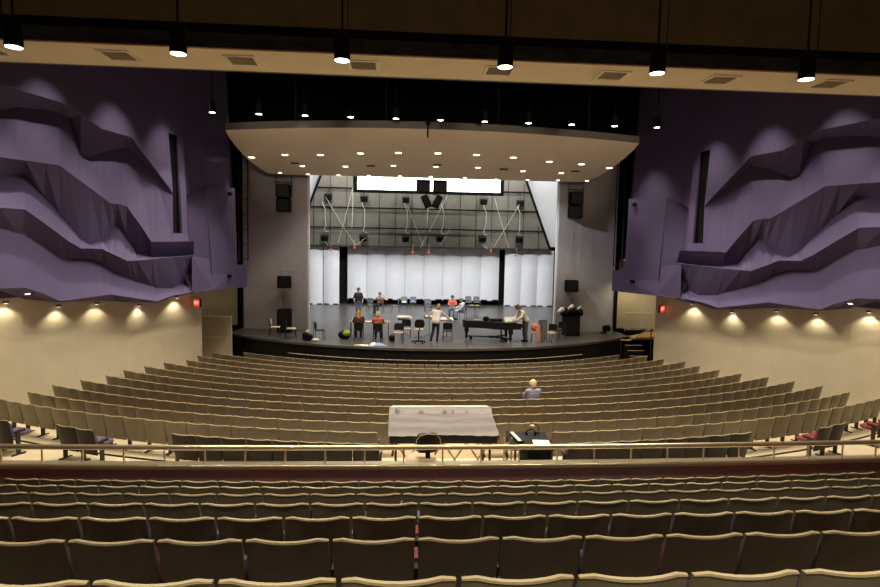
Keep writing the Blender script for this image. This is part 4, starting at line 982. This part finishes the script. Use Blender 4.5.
def drafting_chair():
    t = thing('drafting_chair', 'tall black drafting chair with seat coloured as lit, in the stage middle', 'chair', (-.86, 25.75, 0), .1)
    rws = [[(u * hw, -.20 - .06 * (z - .6), z) for u in (-1, -.5, 0, .5, 1)] + [(u * hw, -.14 - .06 * (z - .6), z) for u in (1, .5, 0, -.5, -1)] for z, hw in ((.74, .16), (.80, .22), (.98, .225), (1.08, .18), (1.11, .10))]
    MB().loft(rws).build('backrest', M['charcoal'], t, smooth=45); MB().ell((0, .06, .62), (.25, .24, .05), 18, 8).build('seat', M['tan'], t, smooth=True)  # seat tan carries the light from above on a dark seat
    MB().tube([(0, .05, .10), (0, .05, .60)], .03, 8).build('column', M['black'], t); MB().tube([(0, 0, .60), (0, -.20, .62), (0, -.19, .80)], .02, 6).build('back_support', M['black'], t)
    MB().tube([(.2 * math.cos(2 * PI * k / 16), .05 + .2 * math.sin(2 * PI * k / 16), .26) for k in range(17)], .012, 6).build('foot_ring', M['dark'], t)
    for k in range(5):
        a = 2 * PI * k / 5 + .2; l = MB().tube([(0, .05, .12), (.29 * math.cos(a), .05 + .29 * math.sin(a), .075)], .025, 6).build('leg', M['black'], t); MB().lathe([(.035, -.022), (.035, .022)], (.29 * math.cos(a), .05 + .29 * math.sin(a), .035), 10, (0, PI / 2, a)).build('caster', M['black'], l)
drafting_chair()

# grand piano : tail to the left, keyboard end to the right
def piano():
    t = thing('grand_piano', 'black concert grand piano with closed lid on a wheeled dolly', 'piano', (1.24, 26.6, 0), 0); t.scale = (.925, 1, 1)
    # plan outline: x along the length (0 tail .. 2.75 keyboard), y depth, straight side toward the hall's far side
    out = [(0.05, .50), (.0, .75), (.03, 1.05), (.22, 1.24), (.6, 1.30), (2.62, 1.30), (2.62, -.22), (1.95, -.22), (1.55, -.14), (1.15, .10), (.70, .28), (.30, .36)]
    out = [(x, y - .4) for x, y in out]
    MB().prism(out, .62, .90).build('case', M['blackgloss'], t)
    lid = [(x * 1.01 - .015, y * 1.02) for x, y in out if True]
    MB().prism(lid, .91, .945).build('lid', M['blackgloss'], t)
    MB().box((2.72, .14, .70), (.26, 1.46, .16)).build('key_bed', M['blackgloss'], t)
    k = MB().box((2.74, .14, .79), (.15, 1.23, .02)).build('white_keys', M['ivory'], t)
    b = MB()
    for i in range(36): b.box((2.71, -.44 + i * .0335, .806), (.09, .012, .014))
    b.build('black_keys', M['black'], k)
    for sy in (-.585, .865): MB().bbox((2.74, sy, .80), (.30, .09, .20), .02).build('cheek_block', M['blackgloss'], t)
    for (x, y) in ((.22, .35), (2.35, -.42), (2.35, .70)):
        l = MB().bbox((x, y, .50), (.22, .22, .26), .02).bbox((x, y, .24), (.13, .13, .32), .015).build('leg', M['blackgloss'], t); MB().lathe([(.05, -.025), (.05, .025)], (x, y, .05), 12, (PI / 2, 0, 0)).build('caster', M['brass'], l)
    MB().tube([(1.95, .14, .62), (2.0, .14, .12)], .03, 6).tube([(1.95, .02, .62), (2.0, .02, .12)], .03, 6).box((2.05, .08, .12), (.16, .34, .10)).build('pedal_lyre', M['blackgloss'], t)
    d = MB(); d.tube([(.22, .35, .17), (1.5, .14, .17)], .035, 6); d.tube([(2.35, -.42, .17), (1.5, .14, .17)], .035, 6); d.tube([(2.35, .70, .17), (1.5, .14, .17)], .035, 6); d.box((1.5, .14, .17), (.3, .3, .07)); d = d.build('dolly', M['dark'], t)
    for (x, y) in ((.45, .30), (2.15, -.30), (2.15, .58)): MB().lathe([(.075, -.03), (.075, .03)], (x, y, .075), 14, (PI / 2, 0, 0)).build('caster', M['black'], d)
piano()
zt = .946
t = thing('piano_score', 'white open score propped on the piano lid by the pianist', 'score', (3.38, 26.35, zt)); MB().box((-.10, 0, .11), (.30, .012, .24), (-.45, 0, .2)).build('page', M['paper'], t); MB().box((.16, .03, .11), (.28, .012, .24), (-.45, 0, -.15)).build('page', M['paper'], t)
t = thing('black_case', 'small black case lying on the piano lid', 'case', (2.80, 26.6, zt)); MB().bbox((0, 0, .05), (.55, .3, .10), .02).build('body', M['black'], t); MB().tube([(-.08, -.16, .06), (0, -.19, .06), (.08, -.16, .06)], .01).build('handle', M['dark'], t)
t = thing('baseball_cap', 'black rounded cap lying on the piano lid', 'cap', (2.32, 26.62, zt)); MB().ell((0, 0, .10), (.15, .13, .12)).build('crown', M['black'], t, smooth=True); MB().ell((.12, -.05, .04), (.14, .11, .02)).build('visor', M['black'], t, smooth=True)
t = thing('music_folder', 'tan folder lying flat on the piano tail', 'folder', (1.95, 26.8, zt)); MB().box((0, 0, .008), (.36, .26, .016)).build('pages', M['paper'], t); MB().box((0, 0, .018), (.38, .28, .004)).build('cover', M['tan'], t)

# bags, cloths, papers on the floor
t = thing('black_bag', 'slumped black bag on the floor left of the stage opening', 'bag', (-5.92, 26.35, 0))
MB().bbox((0, 0, .15), (.44, .28, .30), .07).ell((-.08, -.05, .28), (.16, .13, .10)).build('body', M['black'], t); MB().tube([(-.12, 0, .34), (-.05, 0, .48), (.06, 0, .48), (.12, 0, .34)], .014).build('handle', M['tan'], t); MB().ell((.02, -.03, .40), (.10, .08, .07)).build('pouch', M['tan'], t, smooth=True)
t = thing('white_shoes', 'small pale bundle on the floor beside the black bag', 'bundle', (-5.52, 26.10, 0)); MB().ell((0, 0, .07), (.16, .09, .07)).build('cloth', M['paper'], t, smooth=True); MB().ell((.06, -.05, .06), (.08, .05, .05)).build('strap', M['tan'], t, smooth=True)
t = thing('backpack', 'black and lime green backpack on the floor left of the table', 'backpack', (-4.25, 26.85, 0))
MB().bbox((-.02, 0, .19), (.46, .30, .38), .10, (0, .25, 0)).ell((-.16, -.06, .18), (.16, .16, .16)).build('body', M['black'], t); MB().ell((.06, -.08, .28), (.20, .15, .15), 14, 8).build('flap', M['green'], t, smooth=True); MB().tube([(-.24, -.14, .10), (-.34, -.16, .24), (-.22, -.14, .36)], .018).build('strap', M['black'], t)
def crumple(label, x, y, rx, ry, rz_, m, seed, name='cloth', cat='cloth'):
    r = random.Random(seed); b = MB(); rows = []
    for j in range(9):
        rows.append([(rx * (-1 + 2 * i / 10) * (1 - .1 * r.random()), ry * (-1 + j / 4) * (1 - .1 * r.random()), .012 + rz_ * max(0, 1 - ((i - 5) / 5.2) ** 2) * max(0, 1 - ((j - 4) / 4.2) ** 2) * (.55 + .45 * r.random())) for i in range(11)])
    b.grid(rows, (0, 0, -.008)); o = b.build(name, m, smooth=70); o.location = (x, y, 0); o.rotation_euler = (0, 0, r.uniform(-.3, .3)); tag(o, label, cat, 'things lying at the stage edge')
crumple('crumpled blue and white cloth on the stage edge', -2.62, 25.05, .30, .20, .14, M['blue'], 1)
crumple('white cloth bundled next to the blue cloth on the stage edge', -2.86, 25.12, .18, .16, .15, M['paper'], 2)
t = thing('white_papers', 'white sheets spread at the stage edge', 'paper', (-3.25, 25.1, 0)); MB().box((0, 0, .006), (.34, .26, .010), (0, 0, .2)).build('sheet', M['paper'], t); MB().box((-.1, .04, .017), (.3, .22, .006), (0, 0, -.3)).build('sheet', M['paper'], t)
t = thing('yellow_ruler', 'flat yellow card left of the white sheets at the stage edge', 'card', (-3.58, 25.15, 0)); MB().box((0, 0, .006), (.26, .16, .012), (0, 0, .4)).build('card', M['yellow'], t)
t = thing('black_bag', 'black bag beside the chair with lit-coloured seat right of the coral top', 'bag', (-2.08, 26.28, 0)); MB().bbox((0, 0, .14), (.26, .24, .28), .06).build('body', M['black'], t); MB().tube([(-.08, 0, .28), (0, 0, .42), (.08, 0, .28)], .012).build('handle', M['black'], t)
# cloths on the chair behind the pianist
def drape(label, x, y, z0, z1, w, m, seed):
    r = random.Random(seed); rows = []
    for j in range(7):
        z = z1 - (z1 - z0) * j / 6; rows.append([(w * (-1 + 2 * i / 8), -.05 * math.sin(i * 1.6 + j * .3) - .02 * j / 6, z + .02 * math.sin(i * 2.1) * (j > 4)) for i in range(9)])
    b = MB(); b.grid(rows, (0, .035, 0)); o = b.build('coat', m, smooth=70); o.location = (x, y, 0); o.rotation_euler = (0, 0, .3); tag(o, label, 'coat', 'clothes on the chair behind the pianist')
drape('grey coat hanging over the chair behind the pianist', 4.98, 26.18, .12, .93, .17, M['greycloth'], 4)
drape('pink cloth hanging beside the grey coat', 4.66, 26.02, .05, .82, .12, M['pink'], 5)
o = MB().ell((0, 0, 0), (.22, .16, .20), 14, 9).ell((.12, -.04, -.10), (.16, .14, .10)).build('bag', M['orange'], smooth=True); o.location = (4.60, 26.3, .70); tag(o, 'orange bag on the chair behind the pianist', 'bag')
o = MB().ell((0, 0, .05), (.18, .14, .07)).build('cloth', M['blue'], smooth=True); o.location = (-.79, 39.95, .463); tag(o, 'light blue cloth on the upstage grey chair', 'cloth')
t = thing('white_paper', 'white paper on the left chair of the upstage pair', 'paper', (-1.42, 39.97, .463)); MB().box((0, 0, .03), (.26, .30, .06), (.1, 0, .2)).build('sheet', M['paper'], t)

# ------------------------------------------------------------------ people
def solidify(name, b, material, parent, voxel=.013, smooth_it=4):
    me = b.mesh(name + '_tmp', material); o = link(name + '_tmp', me)
    md = o.modifiers.new('r', 'REMESH'); md.mode = 'VOXEL'; md.voxel_size = voxel; md.use_smooth_shade = True
    sm = o.modifiers.new('s', 'SMOOTH'); sm.factor = .5; sm.iterations = smooth_it
    dg = bpy.context.evaluated_depsgraph_get(); me2 = bpy.data.meshes.new_from_object(o.evaluated_get(dg)); me2.name = name
    if not me2.materials: me2.materials.append(material)
    me2.polygons.foreach_set('use_smooth', [True] * len(me2.polygons))
    bpy.data.objects.remove(o); bpy.data.meshes.remove(me)
    return link(name, me2, parent)
def hand(b, wr, el, k=1.0, curl=.5, side=1, palm_dir=None):
    wr, el = Vector(wr), Vector(el); d = (wr - el).normalized()
    n = Vector(palm_dir) if palm_dir else Vector((side, 0, 0)); n = (n - d * n.dot(d)).normalized(); w = d.cross(n)
    pc = wr + d * .085
    for q in (-.028, -.009, .009, .028): b.capsule(wr + d * .01 + w * q * .6, pc + w * q, .014, .013, 6)
    for q, L in ((-.030, .060), (-.010, .075), (.011, .070), (.031, .055)):
        a = pc + w * q; m_ = a + (d * math.cos(curl * .6) - n * math.sin(curl * .6)) * L * .55; e = m_ + (d * math.cos(curl * 1.6) - n * math.sin(curl * 1.6)) * L * .55
        b.capsule(a, m_, .0105, .0098, 6); b.capsule(m_, e, .0098, .0085, 6)
    a = wr + d * .03 - w * .030; m_ = a + (d * .7 - w * .7).normalized() * .042; b.capsule(a, m_, .012, .011, 6); b.capsule(m_, m_ + (d * .9 - w * .15 - n * .3).normalized() * .03, .011, .009, 6)
def person(label, loc, rz, J, top, bottom, hair, hairlen=0, sleeves='long', shoes='black', s=1.0):
    t = thing('person', label, 'person', loc, rz); t.scale = (s, s, s)
    V = {k: Vector(v) for k, v in J.items()}
    pel, che, nk, hd = V['pelvis'], V['chest'], V['neck'], V['head']
    b = MB()
    def torso(b, g=0.0):
        ax = (V['shL'] - V['shR']).normalized()
        for o_ in (-.09, 0, .09):
            b.capsule(pel + ax * o_, (pel + che) / 2 + ax * o_ * .95, .105 + g, .100 + g); b.capsule((pel + che) / 2 + ax * o_ * .95, che + ax * o_ * 1.15, .100 + g, .105 + g)
        b.capsule(V['shL'] * .86 + che * .14, V['shR'] * .86 + che * .14, .068 + g, .068 + g)
    torso(b)
    b.capsule(che + (nk - che) * .6, hd - (hd - nk) * .35, .062, .056)
    f = Vector(J.get('look', (0, 1, 0))).normalized(); upv = (hd - nk).normalized(); rt = f.cross(upv).normalized(); f = upv.cross(rt)
    for cx, r in ((0.0, .098), (.02, .092)): b.capsule(hd + f * cx - upv * .01, hd + f * (cx - .01) + upv * .045, r * .90, r * .92)
    b.capsule(hd + f * .045 - upv * .075, hd + f * .03 - upv * .02, .048, .07); b.capsule(hd + f * .10 - upv * .01, hd + f * .117 - upv * .035, .014, .017, 8)
    for q in (-1, 1): b.ell(hd + rt * q * .095 - upv * .005, (.014, .026, .034), 8, 6)
    for S in ('L', 'R'):
        b.capsule(V['sh' + S], V['el' + S], .052, .042); b.capsule(V['el' + S], V['wr' + S], .041, .029); hand(b, V['wr' + S], V['el' + S], side=1 if S == 'R' else -1, curl=J.get('curl', .5))
        b.capsule(V['hip' + S], V['kn' + S], .085, .056); b.capsule(V['kn' + S], V['an' + S], .056, .038)
    solidify('body', b, M['skin'], t, .0125)
    c = MB(); torso(c, .016); c.capsule(pel, pel + Vector((0, 0, .05)), .112, .115)
    for S in ('L', 'R'):
        c.capsule(V['sh' + S], V['el' + S], .066, .056)
        if sleeves == 'long': c.capsule(V['el' + S], V['wr' + S] * .92 + V['el' + S] * .08, .055, .042)
        else:
            pass
    solidify('shirt', c, top, t, .02)
    c = MB(); c.capsule(V['hipL'] * .8 + pel * .2, V['hipR'] * .8 + pel * .2, .118, .118)
    for S in ('L', 'R'): c.capsule(V['hip' + S], V['kn' + S], .100, .073); c.capsule(V['kn' + S], V['an' + S] + Vector((0, 0, .02)), .072, .058)
    solidify('trousers', c, bottom, t, .02)
    for S in ('L', 'R'):
        a = V['an' + S]; tv = Vector(J.get('toe' + S, (0, 1, 0))).normalized(); base = Vector((a.x, a.y, max(a.z - .045, .042)))
        c = MB(); c.capsule(base - tv * .05, base + tv * .14, .040, .036); c.capsule(a + Vector((0, 0, -.0)), base, .045, .042); solidify('shoe', c, M[shoes], t, .015)
    c = MB(); c.capsule(hd - f * .018 + upv * .040, hd - f * .03 + upv * .058, .108, .104); c.capsule(hd + f * .055 + upv * .082, hd - f * .02 + upv * .10, .045, .06)
    for q in (-1, 1): c.capsule(hd + f * .05 + rt * q * .055 + upv * .065, hd - f * .01 + rt * q * .085 + upv * .03, .030, .035)
    c.capsule(hd - f * .055 - upv * .03, hd - f * .045 + upv * .03, .085, .095)
    for q in (-1, 1): c.capsule(hd + rt * q * .07 - f * .02 + upv * .02, hd + rt * q * .06 - f * .03 + upv * .06, .045, .05)
    if hairlen:
        for k_, q in enumerate((-.06, -.025, .02, .055)): c.capsule(hd + rt * q - f * .06, hd + rt * q * 1.1 - f * .085 - upv * hairlen * (.8, 1.0, .95, .7)[k_], .058, .034)
    solidify('hair', c, hair, t, .016)
    e = MB()
    for q in (-1, 1): e.ell(hd + f * .098 + rt * q * .033 + upv * .01, (.010, .010, .010), 8, 6)
    e.build('eyes', M['eye'], t, smooth=True)
    return t
def stand(**k):
    J = dict(pelvis=(0, 0, .95), chest=(0, 0, 1.30), neck=(0, .0, 1.46), head=(0, .02, 1.62), shL=(-.185, 0, 1.40), shR=(.185, 0, 1.40), elL=(-.25, -.03, 1.12), elR=(.25, -.03, 1.12), wrL=(-.25, .06, .88), wrR=(.25, .06, .88),
             hipL=(-.09, 0, .90), hipR=(.09, 0, .90), knL=(-.10, .02, .49), knR=(.10, .02, .49), anL=(-.11, -.02, .09), anR=(.11, -.02, .09)); J.update(k); return J
def sit(**k):
    J = dict(pelvis=(0, -.02, .595), chest=(0, -.01, .91), neck=(0, .0, 1.06), head=(0, .02, 1.21), shL=(-.185, -.04, 1.00), shR=(.185, -.04, 1.00), elL=(-.24, .08, .77), elR=(.24, .08, .77), wrL=(-.16, .30, .78), wrR=(.16, .30, .78),
             hipL=(-.095, .0, .59), hipR=(.095, .0, .59), knL=(-.12, .40, .52), knR=(.12, .40, .52), anL=(-.12, .40, .09), anR=(.12, .40, .09)); J.update(k); return J
def cm(name, c): return mat(name, c, .85, noise=.08, nscale=25)
H = dict(ginger=cm('ginger_hair', (.62, .26, .05)), blond=cm('blond_hair', (.72, .55, .30)), dark=cm('dark_hair', (.05, .035, .025)), sandy=cm('sandy_hair', (.48, .32, .14)), brown=cm('brown_hair', (.12, .065, .035)), grey=cm('grey_hair', (.30, .29, .29)))
K = dict(black=cm('black_shirt', (.012, .012, .013)), coral=cm('coral_top', (.70, .16, .10)), cream=cm('cream_shirt', (.80, .73, .60)), pale=cm('pale_pink_shirt', (.88, .82, .80)), brown=cm('brown_top', (.24, .13, .09)), maroon=cm('maroon_top', (.07, .02, .025)), orange=cm('orange_red_top', (.62, .13, .06)), white=cm('white_top', (.60, .60, .58)), jeans=cm('blue_jeans', (.12, .16, .24)), paleblue=cm('pale_jeans', (.42, .48, .58)), greytr=cm('grey_trousers', (.075, .072, .066)), dark=cm('dark_trousers', (.014, .014, .016)), steel=cm('grey_blue_shirt', (.28, .30, .40)))
person('person in black shirt and dark jeans standing upstage, facing the hall', (-4.27, 35.6, 0), PI + .15, stand(elL=(-.27, -.03, 1.12), elR=(.29, -.02, 1.12)), K['black'], K['jeans'], H['dark'], 0, 'short')
person('person in brown top sitting upstage with arms raised forward', (-3.02, 37.42, 0), PI - .6, sit(elL=(-.30, .12, .88), elR=(.30, .10, .86), wrL=(-.20, .34, .98), wrR=(.16, .32, .90)), K['brown'], K['dark'], H['brown'])
t = thing('violin', 'small orange-brown instrument held by the person in brown', 'instrument', (-2.62, 37.05, .98), .5); MB().ell((0, 0, 0), (.11, .19, .035), 14, 8, (.5, 0, 0)).build('body', M['orangewood'], t, smooth=True); MB().tube([(0, .16, .08), (0, .36, .20)], .014).build('neck', M['dark'], t)
person('person with long ginger hair sitting at the table, seen from behind', (-3.62, 26.76, 0), .12, sit(chest=(0, .06, .90), neck=(0, .12, 1.05), head=(.0, .16, 1.19), shL=(-.18, .07, 1.0), shR=(.18, .07, 1.0), elL=(-.24, .24, .80), elR=(.24, .24, .80), wrL=(-.12, .46, .80), wrR=(.12, .46, .80)), K['maroon'], K['dark'], H['ginger'], .27)
person('person with blond hair and coral top sitting at the table', (-2.72, 26.4, 0), 0.0, sit(chest=(0, .0, .90), elL=(-.27, .16, .80), elR=(.27, .16, .80), wrL=(-.16, .44, .82), wrR=(.20, .44, .82)), K['coral'], K['dark'], H['blond'], .06)
person('man in pale shirt and black trousers leaning over a music stand', (-.06, 26.3, 0), -.28, stand(pelvis=(0, -.02, .95), chest=(.03, .12, 1.27), neck=(.05, .18, 1.43), head=(.06, .22, 1.58), shL=(-.15, .12, 1.39), shR=(.22, .14, 1.37), elL=(-.40, .18, 1.18), wrL=(-.34, .38, 1.02), elR=(.40, .30, 1.16), wrR=(.60, .46, .98), anL=(-.20, -.10, .09), knL=(-.13, .05, .50), anR=(.08, -.04, .09)), K['pale'], K['dark'], H['sandy'], 0)
person('person in orange-red top and jeans sitting upstage', (1.56, 35.72, 0), PI - .15, sit(elL=(-.27, .06, .80)), K['orange'], K['jeans'], H['dark'], 0)
person('person in white top and pale jeans sitting upstage beside the orange-red one', (2.05, 34.42, 0), PI / 2 + .25, sit(chest=(0, .05, .90), head=(0, .10, 1.21), wrL=(-.16, .36, .70), wrR=(.16, .36, .70)), K['white'], K['paleblue'], H['grey'], 0)
person('pianist in cream shirt and dark trousers standing bent over the piano end', (4.14, 26.35, 0), PI / 2 + .25, stand(pelvis=(0, -.02, .95), chest=(0, .16, 1.24), neck=(0, .28, 1.38), head=(0, .38, 1.50), look=(0, .9, -.5), shL=(-.18, .20, 1.34), shR=(.18, .20, 1.34), elL=(-.26, .34, 1.10), elR=(.26, .34, 1.10), wrL=(-.14, .50, .98), wrR=(.14, .50, .98)), K['cream'], K['greytr'], H['brown'], 0, s=1.07)
# listener in the hall
_, zg = main_row(5); ag = LISTEN[1]; px_, py_ = LISTEN[2][0], LISTEN[2][1]
person('blond person in grey-blue shirt sitting alone among the seats', (px_ - .43 * math.sin(ag), py_ + .43 * math.cos(ag), zg - SEATH - .0), ag, sit(pelvis=(0, -.02, .60), chest=(0, -.02, .92), neck=(0, .0, 1.05), head=(0, .02, 1.18), hipL=(-.09, 0, .58), hipR=(.09, 0, .58), wrL=(-.12, .28, .66), wrR=(.12, .28, .66)), K['steel'], K['dark'], H['blond'], 0)

# ------------------------------------------------------------------ light
for x in (-5.5, -1.8, 1.8, 5.5):
    area((x, 33.5, 10.6), 200, COOL, (2.2, 1.0), (x * .9, 38.5, 1.0))
for x in (-6, -2, 2, 6):
    area((x * .9, 32.2, 9.9), 540, COOL, (1.6, .6), (x * 1.2, 43.0, 2.6))
for x in (-6, -2, 2, 6):
    spot((x, 12.75, 8.3), 900, WARM, 26, .8, .10, (x * 1.05, 25.0, 8.7))  # added spots, concealed behind the soffit, to brighten the canopy underside
spot((2.0, 25.2, 8.0), 1100, (.92, .95, 1.0), 40, .9, .1, (8.2, 29.8, 3.6)); spot((-2.0, 25.2, 8.0), 330, (.95, .95, 1.0), 40, .9, .1, (-8.2, 29.8, 3.0))  # added pair without fixtures, lifting the grey proscenium walls
for x in (-6, -2, 2, 6):
    area((x, 38.8, 10.6), 130, COOL, (1.8, .5), (x, 42.4, 6.2))  # added area lights, unseen, to brighten the grey ceiling panel
w = bpy.data.worlds.new('world'); SC.world = w; w.use_nodes = True
w.node_tree.nodes['Background'].inputs['Color'].default_value = (.02, .018, .015, 1); w.node_tree.nodes['Background'].inputs['Strength'].default_value = .3

SC.view_settings.view_transform = 'Standard'; SC.view_settings.look = 'None'; SC.view_settings.gamma = 1; SC.view_settings.exposure = 0.0
SC.view_settings.use_curve_mapping = False
SC.cycles.use_denoising = True
SC.cycles.max_bounces = 8; SC.cycles.diffuse_bounces = 4; SC.cycles.sample_clamp_indirect = 4
